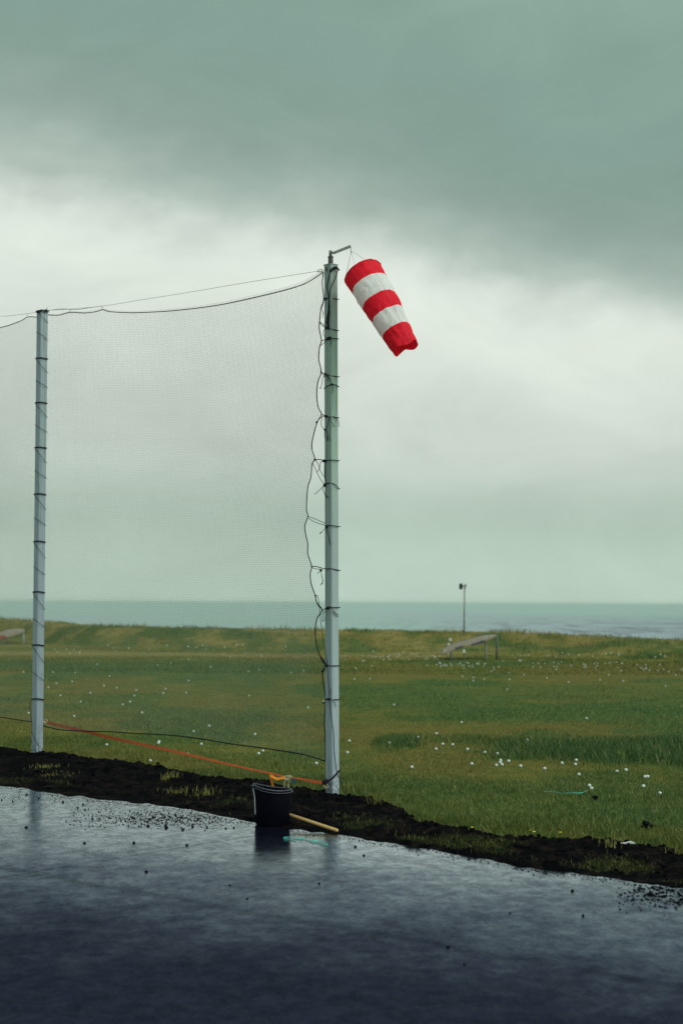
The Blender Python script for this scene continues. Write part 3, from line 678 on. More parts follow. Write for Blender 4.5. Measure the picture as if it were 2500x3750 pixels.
# support cable with hangers
cab = empty('support_cable', T2)
mb = MB(); mb.tube([netpt(a, b) for a, b in [(1184, 994), (1160, 994), (1100, 1003), (900, 1035), (700, 1069), (500, 1101), (376, 1121), (257, 1132), (180, 1136), (157, 1137)]], .0022, 5, smooth=3); mb.build('wire', M_wire, cab)
mb = MB(); mb.tube([netpt(a, b) for a, b in [(376, 1121), (320, 1128), (280, 1134), (230, 1131), (180, 1137)]], .003, 5, smooth=4); mb.build('wire_tail', M_wire, cab)
for (x, ya, yb_) in ((376, 1120, 1135), (257, 1132, 1145), (229, 1131, 1138)):
    mb = MB()
    for dx in (-2.5, 2.5): mb.tube([netpt(x + dx, ya - 1), netpt(x + dx, yb_)], .0016, 5)
    mb.build('hanger', M_wire, cab)
mb = MB(); mb.tube([netpt(*p) for p in [(1184, 990), (1173, 986), (1162, 992), (1172, 997), (1184, 993)]], .0035, 5, smooth=3); mb.build('thimble', M_steel, cab)
rebase(cab); tag(cab, 'thin steel cable from the near post top to the left post top', 'cable', 'steel cables above the net')
cab2 = empty('support_cable', T2 + Vector((-.02, 0, 0)))
mb = MB(); mb.tube([netpt(a, b) for a, b in [(157, 1139), (134, 1142), (100, 1149), (0, 1160), (-200, 1178), (x3t, 1210)]], .0022, 5, smooth=3); mb.build('wire', M_wire, cab2)
mb = MB()
for dx in (-2, 2): mb.tube([netpt(102 + dx, 1148), netpt(102 + dx, 1162)], .0016, 5)
mb.build('hanger', M_wire, cab2)
rebase(cab2); tag(cab2, 'thin steel cable leaving the left post top toward the left edge', 'cable', 'steel cables above the net')

# ------------------------------------------------------------------ windsock bracket
def c1(x, y): return (1100 + x / 3.136, 860 + y / 3.136)
def c2(x, y): return (1050 + x / 3.92, 1300 + y / 3.92)
def c3(x, y): return (1050 + x / 3.92, 1850 + y / 3.92)
def c4(x, y): return (1050 + x / 3.92, 2400 + y / 3.92)
def c5(x, y): return (850 + x / 3.136, 2700 + y / 3.136)
def c6(x, y): return (x / 3.136, 1050 + y / 3.136)
def c7(x, y): return (x / 3.92, 2450 + y / 3.92)
def c8(x, y): return (1550 + x / 3.92, 2080 + y / 3.92)
brk = empty('windsock_bracket', at(*c1(346, 352), D1))
def tubepx(pts, Y, r, name, m, parent, n=14, smooth=0):
    mb = MB(); mb.tube([at(*p, Y) for p in pts], r, n, smooth=smooth); return mb.build(name, m, parent, n > 8)
tubepx([c1(346, 352), c1(346, 258)], D1, .026, 'socket', M_dsteel, brk)
tubepx([c1(346, 262), c1(346, 250)], D1, .029, 'collar', M_dsteel, brk)
tubepx([c1(345, 250), c1(344, 180)], D1, .017, 'swivel_pipe', M_steel, brk)
tubepx([c1(352, 200), c1(385, 205)], D1 - .02, .012, 'pivot_bolt', M_steel, brk)
pa, pb = at(*c1(372, 212), D1 - .02), at(*c1(572, 132), D1 - .06)
mb = MB(); dv = pb - pa; Mx = dv.to_track_quat('X', 'Z').to_matrix(); mb.box((pa + pb) / 2, (dv.length, .008, .028), Mx); mb.build('arm', M_steel, brk)
tubepx([c1(568, 118), c1(578, 130), c1(576, 150), c1(566, 152), c1(562, 135), c1(568, 118)], D1 - .07, .0022, 'ring', M_steel, brk, 6, 3)
rebase(brk); tag(brk, 'steel pipe and slanted arm on the near post top, holding the windsock', 'bracket')

# ------------------------------------------------------------------ windsock
DS = D1 - 0.10
right_v = (CM @ Vector((1, 0, 0))); up_v = (CM @ Vector((0, 1, 0)))
def toward(px_, py_): return -ray(px_, py_).normalized()
stations = [727, 903, 1115, 1309, 1510, 1740]
hws = [231, 224, 214, 195, 173, 147]
ratios = [.52, .50, .46, .43, .39, .35]
sc = DS / F / 3.136
ax2 = (.494, .869)
def cen(a): return (a * ax2[0] + 408 * .869, a * ax2[1] - 408 * .494)
m0 = Vector(at(*c1(*cen(727)), DS))
axd = (right_v * ax2[0] - up_v * ax2[1]).normalized(); prp = (right_v * .869 + up_v * .494).normalized()
NA, NL = 72, 60
def ss_ring(a, depth, tail=0.0, hw=None, extra=0):
    hw = np.interp(a, stations, hws); q = np.interp(a, stations, ratios); al = math.asin(q)
    tw = toward(*c1(*cen(a)))
    c = m0 + axd * (a - 727) * sc + tw * depth
    u = axd * (-math.sin(al)) * 1.0 + tw * math.cos(al)         # ring direction that faces the viewer and bulges toward the mouth
    out = []
    for k in range(NA):
        th = 2 * math.pi * k / NA
        s_, c_ = math.sin(th), math.cos(th)                     # c_: across, s_: toward viewer
        t_ = (a - 727) / 1013
        fold = 0.030 * math.sin(th * 5 + t_ * 4) * t_ ** 2 + 0.040 * noise.noise(Vector((c_ * 1.3, s_ * 1.3, t_ * 3.4)))
        fold += 0.055 * noise.noise(Vector((c_ * 3.2, s_ * 3.2, t_ * 9))) * (0.5 + t_) + 0.030 * noise.noise(Vector((c_ * 7, s_ * 7, t_ * 16 + s_ * 3)))
        rr = hw * sc * (1 + fold * 1.1)
        # the tail mouth is crumpled on its far lower side
        if tail > 0: rr *= 1 - tail * (0.42 * math.exp(-((th - 4.65) / .42) ** 2) - 0.10 * math.exp(-((th - 5.5) / .4) ** 2) + 0.10 * math.exp(-((th - 1.2) / .35) ** 2))
        p = c + (prp * c_ + u * s_) * rr
        if tail > 0: p -= axd * tail * .018 * math.sin(3 * th + 1)
        out.append(p)
    return out
rings = []; al_s = np.linspace(727, 1740, NL + 1); dep = 0; prev = 727; ringmap = {}
def depth_at(a):
    xs_ = np.linspace(727, a, 30); q = np.interp(xs_, stations, ratios); return float(np.trapezoid(np.tan(np.arcsin(q)), xs_)) * sc if hasattr(np, 'trapezoid') else float(np.trapz(np.tan(np.arcsin(q)), xs_)) * sc
sock = empty('windsock', at(*c1(583, 185), DS))
def band_mesh(a0, a1, name, m, nrows=14, lab=None):
    V = []; Fc = []
    al = np.linspace(a0, a1, nrows + 1); nrows = len(al) - 1
    for a in al:
        tail = max(0, (a - 1600) / 140); V += ss_ring(a, depth_at(a), tail)
    for i in range(nrows):
        for k in range(NA):
            k2 = (k + 1) % NA; Fc.append((i * NA + k, i * NA + k2, (i + 1) * NA + k2, (i + 1) * NA + k))
    o = mesh_obj(name, V, Fc, m, sock, True)
    if lab: o['label'] = lab
    return o
band_mesh(727, 903, 'red_band', M_red, lab='top red band with the stitched hem')
band_mesh(903, 1115, 'white_band', M_wht); band_mesh(1115, 1309, 'red_band', M_red); band_mesh(1309, 1510, 'white_band', M_wht)
band_mesh(1510, 1740, 'red_band', M_red, 20, lab='lowest red band with crumpled open end')
hp = ss_ring(732, depth_at(732)); mb = MB(); mb.tube(hp + [hp[0]], .004, 6, cap=False); mb.build('hoop', M_red, sock, True)
hp = ss_ring(752, depth_at(752)); cc = sum(hp, Vector()) / NA
mb = MB(); hs = [p + (p - cc).normalized() * .0012 for p in hp]; mb.tube(hs + [hs[0]], .0012, 5, cap=False); mb.build('hem_stitch', simple('red_thread', (.35, .01, .02), (.4, .02, .03)), sock)
mb = MB(); sm_ = []
for a in np.linspace(729, 1738, 60):
    rg = ss_ring(a, depth_at(a), max(0, (a - 1600) / 140)); c_ = sum(rg, Vector()) / NA; k = 11; sm_.append(rg[k] + (rg[k] - c_).normalized() * .0008)
mb.tube(sm_, .0013, 5); mb.build('seam', simple('seam_thread', (.50, .12, .14), (.58, .2, .22)), sock)
mb = MB(); top_p = at(*c1(583, 185), DS)
hpr = ss_ring(729, depth_at(729))
for k in (34, 27, 20, 13): 
    mb = MB(); mb.tube([top_p, hpr[k]], .0013, 5); mb.build('bridle_cord', M_wire, sock)
mb = MB(); mb.tube([at(*c1(575, 150), DS), at(*c1(581, 165), DS), at(*c1(577, 185), DS), at(*c1(583, 215), DS)], .0030, 6, smooth=3); mb.build('snap_hook', M_steel, sock)
rebase(sock); tag(sock, 'red and white banded windsock drooping from the bracket arm', 'windsock')

# ------------------------------------------------------------------ cords and ties
def depth_mix(p, base=D1):
    x, y = p
    if 1188 < x < 1243: return hug(x)
    return D1 - .006
def cordpx(pts, r, name, m, parent, dfun=depth_mix, k=5):
    mb = MB(); mb.tube([at(*p, dfun(p)) for p in pts], r, 6, smooth=k); return mb.build(name, m, parent, True)
ordin = ['topmost', 'second', 'third', 'fourth', 'fifth', 'sixth', 'seventh', 'eighth', 'ninth', 'tenth', 'eleventh', 'twelfth', 'lowest']
def tie(idx, conv, band_pts, knots, tails, extra=''):
    kp = conv(*knots[0][:2]); root = empty('net_tie', at(*kp, depth_mix(kp)))
    def toback(p): return p
    b = [conv(*p) for p in band_pts]
    e_ = b[-1]; q = [at(*p, depth_mix(p)) for p in b] + [at(e_[0] + 1, e_[1], D1 + .01), at(e_[0] - 12, e_[1] + 1, D1 + .05), at(1213, e_[1] + 1, D1 + .082)]
    mb = MB(); mb.tube(q, .0044, 6, smooth=5); mb.build('band', M_cord, root, True)
    done = []
    for i, (x, y, r) in enumerate(knots):
        near = [k for k in done if abs(k[1] - x) + abs(k[2] - y) < 40]
        p = conv(x, y); kb = near[0][0] if near else MB(); kb.blob(at(*p, depth_mix(p) - .006), r * 1.15, idx * 5 + i, 2, (1, 1, 1), .7)
        if not near: done.append((kb, x, y))
    for kb, _, _ in done: kb.build('knot', M_cord, root, True)
    for tl_ in tails:
        pts = [conv(*p) for p in tl_]; ob = cordpx(pts, .0030, 'loose_end', M_cord, root, lambda p: depth_mix(p) - .006)
    rebase(root)
    tag(root, f'{ordin[idx]} cord tie down the near post, {extra}', 'cord tie', 'black cord ties lashing the net to the near post')
tie(0, c1, [(262, 742), (285, 735), (330, 722), (430, 740)], [(285, 736, .012)], [[(268, 755), (250, 850), (268, 905)], [(262, 880), (258, 920), (250, 955)]], 'a taut band with short hanging ends')
tie(1, c1, [(222, 1000), (290, 1055), (340, 1078), (430, 1100)], [(300, 1068, .012), (320, 1072, .012)], [[(222, 1010), (245, 1040), (300, 1075)], [(285, 1070), (262, 1110), (266, 1150), (282, 1172), (310, 1192)]], 'slanting up to the net edge')
tie(2, c1, [(243, 1215), (300, 1198), (330, 1188), (380, 1190), (432, 1195)], [(318, 1190, .016), (335, 1186, .014)], [[(222, 1280), (265, 1245), (305, 1200)], [(340, 1195), (352, 1225), (348, 1250), (338, 1272)], [(350, 1210), (356, 1240)]], 'with a thick bunched knot')
tie(3, c2, [(475, 238), (550, 275), (620, 295), (740, 310)], [(550, 277, .012)], [[(500, 258), (540, 315)], [(545, 290), (512, 340), (502, 420), (482, 470)], [(482, 465), (472, 485)], [(482, 465), (492, 485)], [(565, 285), (586, 330), (583, 375)]], 'two frayed ends hanging down')
tie(4, c2, [(530, 485), (580, 445), (645, 425), (700, 430), (742, 455)], [(647, 422, .010)], [[(575, 285), (612, 340), (645, 415)], [(655, 430), (660, 490), (657, 545)]], 'an arched loose band on the post face')
tie(5, c2, [(503, 852), (545, 870), (610, 888), (740, 902)], [(550, 878, .012), (565, 880, .011), (430, 966, .010), (542, 1072, .009)], [[(520, 870), (475, 915), (430, 965)], [(518, 880), (492, 960), (502, 1025), (542, 1068), (580, 1020), (602, 920), (640, 884), (690, 892), (735, 940), (752, 1000), (742, 1032)], [(610, 900), (650, 980), (690, 1020)], [(542, 1070), (545, 1195)], [(565, 1075), (582, 1150), (570, 1235)], [(582, 1155), (597, 1230)]], 'with large loops hanging round it')
tie(6, c2, [(408, 1497), (480, 1502), (545, 1514), (640, 1508), (745, 1517)], [(530, 1522, .014), (548, 1520, .012), (400, 1505, .010)], [[(500, 1520), (480, 1560), (470, 1620), (435, 1685)], [(410, 1500), (450, 1570), (480, 1660), (545, 1760)], [(370, 1550), (430, 1680), (480, 1780), (535, 1850)], [(543, 1530), (540, 1700), (552, 1860)], [(548, 1530), (545, 1700), (560, 1870)]], 'crossed slack cords below it')
tie(7, c2, [(535, 1868), (560, 1848), (620, 1838), (690, 1860), (750, 1920)], [(543, 1868, .015)], [[(530, 1880), (470, 1940), (410, 1990)], [(412, 1985), (398, 2002)], [(515, 1890), (520, 1940), (545, 2000), (570, 2055)], [(552, 2000), (592, 2050)]], 'arching across the post with splayed ends')
tie(8, c3, [(560, 298), (600, 290), (650, 292), (752, 307)], [(570, 305, .014)], [[(303, 160), (400, 195), (550, 260)], [(300, 180), (400, 240), (562, 296)], [(562, 318), (520, 365), (470, 405)], [(500, 385), (475, 415)], [(568, 330), (600, 470), (628, 580)]], 'two long cords reaching to the bulged net edge')
tie(9, c3, [(358, 878), (430, 882), (545, 914), (630, 912), (755, 937)], [(490, 935, .012), (358, 880, .008)], [[(360, 895), (420, 915), (490, 918)], [(482, 945), (455, 965), (438, 985)], [(490, 950), (505, 1040), (518, 1090), (480, 1150)], [(516, 1070), (510, 1140)]], 'tied in the gap with a frayed tassel')
tie(10, c3, [(508, 1505), (545, 1488), (590, 1472), (660, 1469), (755, 1467)], [(590, 1476, .012), (575, 1478, .010)], [[(570, 1480), (530, 1545), (487, 1575)], [(515, 1510), (530, 1560), (505, 1610), (515, 1675)], [(530, 1590), (540, 1640), (520, 1670)], [(590, 1460), (620, 1455), (650, 1480), (690, 1560), (735, 1600)], [(665, 1510), (700, 1550), (738, 1575)]], 'a bow of loose ends')
tie(11, c4, [(545, 145), (600, 150), (660, 150), (758, 147)], [(562, 146, .012), (508, 225, .010)], [[(480, 10), (520, 50), (565, 125)], [(555, 160), (520, 200), (508, 230)], [(478, 15), (505, 80), (545, 130)]], 'knotted at the post edge')
tie(12, c4, [(548, 625), (600, 628), (690, 635), (757, 633)], [(590, 629, .011), (610, 630, .011), (527, 682, .009)], [[(580, 632), (545, 655), (525, 688)], [(640, 635), (680, 665), (705, 742)]], 'over the mown grass with one end hanging right')

# long cords down the posts
def solo(name, label, cat, strands, r, dfun=depth_mix, knots=(), m=M_cord, k=5):
    p0 = strands[0][-1]; mb = MB()
    for s_ in strands: mb.tube([at(*p, dfun(p)) for p in s_], r, 6, smooth=k)
    for i, (p, rr) in enumerate(knots): mb.blob(at(*p, dfun(p) - .004), rr, i + 40, 2, (1, 1, 1), .7)
    base = at(*p0, dfun(p0)); mb.v = [v - base for v in mb.v]
    o = mb.build(name, m, None, True); o.location = base; tag(o, label, cat); return o
solo('rope_bundle', 'thick tangled black rope bunched at the near post top, hanging down its face', 'rope',
     [[c1(440, 400), c1(400, 375), c1(350, 400), c1(335, 440), c1(318, 520), c1(305, 580), c1(312, 660), c1(325, 730), c1(330, 850), c1(305, 950), c1(300, 1000), c1(320, 1085)],
      [c1(428, 410), c1(400, 500), c1(350, 610), c1(330, 700), c1(322, 800), c1(318, 880), c1(300, 960), c1(290, 1020)],
      [c1(340, 430), c1(370, 380), c1(415, 365), c1(432, 395), c1(400, 385), c1(350, 410)], [c1(325, 860), c1(315, 960), c1(318, 1080), c1(325, 1000), c1(335, 870)],
      [c1(348, 420), c1(360, 385), c1(440, 395)]], .0045, lambda p: depth_mix(p) - .008, [(c1(345, 415), .012), (c1(360, 395), .013), (c1(385, 385), .013), (c1(405, 378), .014), (c1(440, 402), .010), (c1(318, 1040), .011), (c1(320, 1075), .011)])
solo('hanging_cord', 'long thin black cord from the lowest ties down the near post to the soil', 'cord',
     [[c3(415, 1298), c3(440, 1300), c3(455, 1360), c3(470, 1500), c3(490, 1700), c3(520, 1920), c3(555, 2150), c4(577, 120), c4(600, 450), c4(612, 650), c4(640, 900), c4(672, 1100), c4(680, 1350), c4(715, 1650), c4(768, 1800), c4(800, 1920), c4(855, 2035)]], .0028)
solo('hanging_cord', 'doubled black cord at the net edge above the sea horizon', 'cord',
     [[c3(410, 1300), c3(418, 1370), c3(450, 1440), c3(505, 1500)], [c3(418, 1300), c3(425, 1370), c3(462, 1445), c3(508, 1503)]], .003, knots=[(c3(413, 1300), .010)])
solo('ground_cord', 'thin grey cord trailing from the strap hook over the soil right of the near post', 'cord',
     [[c4(600, 1865), c4(680, 1930), c4(760, 2000), c4(830, 2065), c4(900, 2095), c4(1000, 2125)], [c4(850, 2075), c4(930, 2088), c4(985, 2118)]], .0022, lambda p: D1 - .09 - max(0, (p[1] - 2905)) * .004)
solo('short_cord', 'short black cord curling left of the strap end and down into the soil', 'cord',
     [[c4(560, 1810), c4(520, 1775), c4(470, 1778)], [c4(520, 1830), c4(485, 1870), c4(480, 1950), c4(487, 2035)], [c4(478, 1850), c4(462, 1900), c4(465, 1960)]], .002, lambda p: D1 - .09)

# winding of the left post
mb = MB(); root = empty('post_lashing', B2)
ybs = [823, 925, 1028, 1135, 1244, 1360, 1482, 1606]
def Lx(y): return 134 - (y - 1140) / 1626 * 19.5
def Rx(y): return 178 - (y - 1140) / 1626 * 20
def Cx(y): return 154 - (y - 1140) / 1626 * 20
for i, yd in enumerate(ybs):
    y = yd * 1.5944
    mb = MB()
    for dy in (-1.2, 1.6):
        mb.tube([at(Lx(y) - 1, y + dy, D2 + .01), at(Lx(y), y + dy, D2 - .012), at(Cx(y), y + dy - 2, D2 - .088), at(Rx(y), y + dy + 2, D2 - .012), at(Rx(y) + .5, y + dy + 2, D2 + .03)], .0042, 6)
    mb.build('double_band', M_cord, root, True)
    if i < 7:
        sp = (ybs[i + 1] - yd) * 1.5944 / 162
        for a0, a1 in ((3, 52), (80, 106)):
            mb = MB(); y0, y1 = y + a0 * sp, y + a1 * sp; ym = (y0 * .55 + y1 * .45)
            mb.tube([at(Lx(y0) - .5, y0, D2 + .005), at(Cx(ym), ym, D2 - .087), at(Rx(y1), y1, D2 - .01), at(Rx(y1) + .5, y1 + 1, D2 + .03)], .003, 6, smooth=3); mb.build('diagonal_turn', M_cord, root, True)
for a0, a1, x0 in ((1145, 1182, 142), (1216, 1246, 133)):
    mb = MB(); mb.tube([at(x0, a0, D2 - .05), at(154, a0 + (a1 - a0) * .35, D2 - .087), at(177, a1, D2 - .01)], .003, 6, smooth=3); mb.build('diagonal_turn', M_cord, root, True)
mb = MB()
for k in range(3): mb.tube([at(132, 1140 + k * 2.5, D2 - .01), at(154, 1134 + k * 3, D2 - .09), at(180, 1138 + k * 3, D2 - .01)], .004, 6, smooth=4)
mb.blob(at(138, 1141, D2 - .05), .016, 3, 2, rough=.8); mb.blob(at(170, 1136, D2 - .05), .014, 4, 2, rough=.8); mb.tube([at(*c6(535, 275), D2 - .04), at(*c6(545, 240), D2 - .04)], .003, 5); mb.tube([at(*c6(440, 290), D2 - .08), at(*c6(460, 300), D2 - .09)], .006, 5)
mb.build('top_wrap', M_cord, root, True)
rebase(root); tag(root, 'black cord wound in bands and diagonals down the left post', 'lashing')
solo('hanging_cord', 'loose black cord drooping beside the foot of the left post', 'cord',
     [[c7(455, 435), c7(430, 520), c7(450, 680), c7(462, 800), c7(468, 930), c7(540, 1060), c7(566, 1150), c7(556, 1270)]], .0034, lambda p: D2 - .11)
solo('ground_cord', 'curled grey cord loops lying at the foot of the left post', 'cord',
     [[c7(470, 1240), c7(520, 1212), c7(590, 1200), c7(660, 1215), c7(705, 1275)], [c7(415, 1180), c7(440, 1150), c7(455, 1165)], [c7(620, 1195), c7(680, 1190), c7(740, 1220), c7(785, 1270)], [c7(330, 1235), c7(380, 1215), c7(420, 1250)]], .0026, lambda p: D2 - .16)

# ------------------------------------------------------------------ ratchet strap
st_px = [(166, 2643, 10), (230, 2660, 10.5), (293, 2673, 11), (400, 2700, 11), (505, 2723, 10.5), (631, 2750, 9.5), (746, 2777, 8.5), (850, 2802, 7.5), (914, 2816, 7), (987, 2831, 6.5), (1041, 2843, 5.5), (1068, 2848, 5)]
st_px2 = [(1068, 2847, 5), (1100, 2852, 7), (1140, 2860, 11), (1170, 2865, 13), (1185, 2868, 12)]
FA = Vector((B1.x - .09, B1.y - .085, 0)); FB = Vector((B2.x + .08, B2.y + .14, 0)); fd = (FB - FA).normalized(); fn = Vector((-fd.y, fd.x, 0))
def strp(px_, py_):
    r = ray(px_, py_); o = Vector((0, 0, H)); t = (FA - o).dot(fn) / r.dot(fn); return o + r * t
strap = empty('ratchet_strap', strp(1068, 2848))
def ribbon(pts, name, m, parent, width=.038, thick=.0022, fun=strp, k=6):
    P = [fun(a, b) for a, b, c in pts]; W = [c for a, b, c in pts]
    Q = crom(P, k); Wd = np.interp(np.linspace(0, len(P) - 1, len(Q)), range(len(P)), W)
    V = []; Fc = []
    for i, (p, wv) in enumerate(zip(Q, Wd)):
        t = (Q[min(i + 1, len(Q) - 1)] - Q[max(i - 1, 0)]).normalized()
        dep_ = (p - Vector((0, 0, H))).length; vis = min(width * .999, wv * dep_ / F); a = math.asin(vis / width)
        view = (p - Vector((0, 0, H))).normalized(); up = view.cross(t).normalized(); up = up if up.z > 0 or abs(up.z) < .3 else -up
        d = (up * math.sin(a) + view * math.cos(a)) * width / 2; nrm = t.cross(d).normalized() * thick / 2
        V += [p + d + nrm, p - d + nrm, p - d - nrm, p + d - nrm]
    for i in range(len(Q) - 1):
        for j in range(4): Fc.append((i * 4 + j, i * 4 + (j + 1) % 4, (i + 1) * 4 + (j + 1) % 4, (i + 1) * 4 + j))
    Fc += [(3, 2, 1, 0), tuple(len(V) - 4 + j for j in range(4))]
    return mesh_obj(name, V, Fc, m, parent)
ribbon(st_px, 'long_webbing', M_strap, strap); ribbon(st_px2, 'short_webbing', M_strap, strap, .042)
d_s = strp(1050, 2845).y
def sp5(x, y, dd=-.05): return at(*c5(x, y), d_s + dd)
ribbon([(*c5(440, 402), 11), (*c5(447, 440), 11), (*c5(480, 462), 9), (*c5(520, 478), 9), (*c5(560, 470), 9), (*c5(605, 462), 9)], 'slack_loop', M_strap2, strap, fun=lambda a, b: at(a, b, d_s - .06))
ribbon([(*c5(442, 405), 11), (*c5(447, 470), 9), (*c5(462, 540), 9), (*c5(478, 600), 10), (*c5(490, 640), 10)], 'hanging_end', M_strap2, strap, fun=lambda a, b: at(a, b, d_s - .045))
ribbon([(*c5(495, 585), 8), (*c5(530, 592), 8), (*c5(560, 600), 8), (*c5(600, 618), 8)], 'folded_end', M_strap2, strap, fun=lambda a, b: at(a, b, d_s - .30))
rt = empty('ratchet', (0, 0, 0)); bpy.data.objects.remove(rt)
mb = MB()
for off in (-.035, .012):
    mb.tube([sp5(598, 470, off), sp5(612, 450, off), sp5(650, 447, off), sp5(684, 455, off), sp5(680, 470, off)], .010, 6, smooth=3)
mb.tube([sp5(600, 460), sp5(602, 500), sp5(598, 540), sp5(600, 574)], [.011, .010, .012, .009], 6, smooth=3)
mb.tube([sp5(625, 465), sp5(645, 500), sp5(640, 545), sp5(650, 600)], [.012, .013, .010, .009], 6, smooth=3)
mb.tube([sp5(612, 480, -.07), sp5(612, 480, .05)], .014, 8); mb.tube([sp5(660, 462, -.07), sp5(660, 462, .05)], .013, 8)
mb.blob(sp5(640, 490), .020, 5, 2, rough=.9)
mb.build('ratchet_buckle', M_cream, strap)
mb = MB(); a_, b_ = sp5(705, 476), sp5(700, 522); mb.tube([a_, (a_ + b_) / 2 + Vector((.004, 0, 0)), b_], .013, 4); mb.build('tag', M_blue, strap)
mb = MB()
for i, (x, y, r) in enumerate([(1060, 510, .022), (1075, 500, .020), (1070, 525, .022), (1050, 520, .014), (1085, 522, .016)]): mb.blob(at(*c5(x, y), D1 - .095), r, i, 2, rough=.8)
mb.tube([at(*c5(1095, 508), D1 - .09), at(*c5(1140, 478), hug(1213) - .008), at(*c5(1180, 440), hug(1226) - .008), at(*c5(1230, 385), D1 - .012), at(*c5(1226, 380), D1 + .04)], .0095, 6, smooth=3)
mb.build('post_wrap', M_rope, strap, True)
mb = MB(); mb.tube([at(*c5(1060, 545), D1 - .11), at(*c5(1055, 568), D1 - .11), at(*c5(1080, 576), D1 - .11), at(*c5(1105, 570), D1 - .11), at(*c5(1090, 545), D1 - .11), at(*c5(1075, 535), D1 - .11)], .004, 6, smooth=3); mb.build('hook', M_cream, strap, True)
mb = MB(); mb.blob(at(162, 2645, D2 + .10), .024, 9, 2, rough=.8); mb.tube([at(165, 2633, D2 + .1), at(174, 2638, D2 + .1), at(170, 2652, D2 + .1)], .006, 6, smooth=3); mb.build('end_fitting', M_cream, strap)
rebase(strap); tag(strap, 'orange ratchet strap pulled between the two posts above the soil', 'strap')

# ------------------------------------------------------------------ bucket
bb = gnd(*c5(462, 985), 0.02); bb = Vector((bb.x, bb.y, .01)); RB, RT, HB = .154, .170, .325
bk = empty('bucket', bb)
mb = MB(); mb.lathe([(0.001, .004), (RB * .95, .004), (RB, .012), (RB + (RT - RB) * .5, HB * .5), (RT, HB), (RT - .006, HB), (RB - .004, .016), (0.001, .016)], 48)
mb.v = [Vector((v.x, v.y, v.z + (0.010 * math.cos(math.atan2(v.y, v.x) * 2) - .022 * v.x / RT - .008 * v.y / RT * (1)) * (v.z / HB) ** 2)) for v in mb.v]
mb.build('body', M_tub, bk, True)
def rimz(th, z): return z + .010 * math.cos(2 * th) - .022 * math.cos(th) - .008 * math.sin(th)
mb = MB()
for dz, rr_ in ((0, RT + .004), (-.022, RT + .003)):
    mb.tube([Vector((rr_ * math.cos(t), rr_ * math.sin(t), rimz(t, HB + dz))) for t in np.linspace(0, 2 * math.pi, 49)], .0048 if dz == 0 else .003, 6, cap=False)
mb.build('rim', M_rim, bk, True)
mb = MB(); mb.blob((-RT - .006, -.03, HB + .022), .013, 1, 2, (1.6, 1, .5), .2); mb.blob((RT + .004, -.03, HB - .03), .012, 2, 2, (1, 1, 1), .2); mb.build('handle_lug', M_rim, bk, True)
ang0 = R(188)
mb = MB(); mb.tube([Vector((-RT - .004, -.04, HB - .002)), Vector((-RT * .92, -.075, HB * .75)), Vector((-RT * .90, -.075, HB * .5)), Vector((-RT * .885, -.072, HB * .30))], .0035, 6, smooth=4); mb.build('bail_handle', simple('pale_handle', (.5, .53, .6), (.65, .68, .72)), bk, True)
tag(bk, 'black plastic bucket at the tarmac edge left of the near post', 'bucket')

# wooden handle
pA = gnd(*c5(640, 882), .10); pB = gnd(*c5(1210, 1072), .03)
mb = MB(); mid = (pA + pB) / 2; dirv = (pB - pA); mb.tube([-dirv * .5, -dirv * .485, dirv * .49, dirv * .497, dirv * .5], [.010, .0135, .0145, .012, .006], 14)
o = mb.build('wooden_handle', M_wood, None, True); o.location = mid; tag(o, 'pale wooden tool handle leaning off the soil behind the bucket', 'tool handle')

# teal twine
def twine(pts_list, z, label, r=.0030):
    mb = MB(); b0 = gnd(*pts_list[0][0], z)
    for pts in pts_list: mb.tube([gnd(*p, z + .002 * (i % 2)) - b0 for i, p in enumerate(pts)], r, 5, smooth=5)
    o = mb.build('twine', M_teal, None, True); o.location = b0; tag(o, label, 'twine')
twine([[c5(592, 1152), c5(640, 1145), c5(720, 1155), c5(790, 1163), c5(850, 1175), c5(920, 1190), c5(1000, 1188), c5(1060, 1208), c5(1095, 1235), c5(1060, 1232), c5(1000, 1212), c5(920, 1190)], [c5(592, 1153), c5(600, 1162), c5(660, 1170), c5(740, 1190)], [c5(760, 1168), c5(825, 1145)], [c5(905, 1180), c5(925, 1210)]], .014, 'pale teal twine lying tangled on the wet tarmac near the bucket')
def q6(x, y): return (1800 + x / 2.24, 2600 + y / 2.24)
twine([[q6(425, 668), q6(490, 668), q6(560, 680), q6(620, 682), q6(665, 680), q6(740, 677), q6(780, 660)], [q6(660, 672), q6(680, 676), q6(700, 684), q6(745, 680)]], .045, 'thin teal twine lying across the grass in front of two golf balls', .0019)

# scraps and flowers
p = gnd(2295, 3100, .07); mb = MB()
vs = [(-.055, -.01), (-.03, .012), (0, .006), (.03, .004), (.06, -.006), (.055, -.022), (.01, -.016), (-.03, -.008)]
mb.add([(x, y * 1.8, .008 * math.sin(x * 60)) for x, y in vs] + [(x, y * 1.8, .008 * math.sin(x * 60) + .006) for x, y in vs], [tuple(reversed(range(8))), tuple(range(8, 16))] + [(i, (i + 1) % 8, 8 + (i + 1) % 8, 8 + i) for i in range(8)])
o = mb.build('scrap', M_white); o.location = (p.x, p.y, soil_z(p.x, p.y) + .004); tag(o, 'torn white scrap lying on the black soil at the right', 'litter')
def flower(px_, py_, label, r=.012):
    p = gnd(px_, py_, .05); root = empty('flower', (p.x, p.y, 0))
    mb = MB(); mb.tube([(0, 0, 0), (.002, 0, .025), (0, 0, .05)], .0015, 5); mb.build('stem', M_blade, root)
    mb = MB()
    for k in range(6): mb.blob((math.cos(k * 1.047) * r * .7, math.sin(k * 1.047) * r * .7, .052), r * .55, k, 1, (1, 1, .45), .1)
    mb.build('blossom', M_yellow, root); tag(root, label, 'flower', 'small yellow flowers in the grass by the soil')
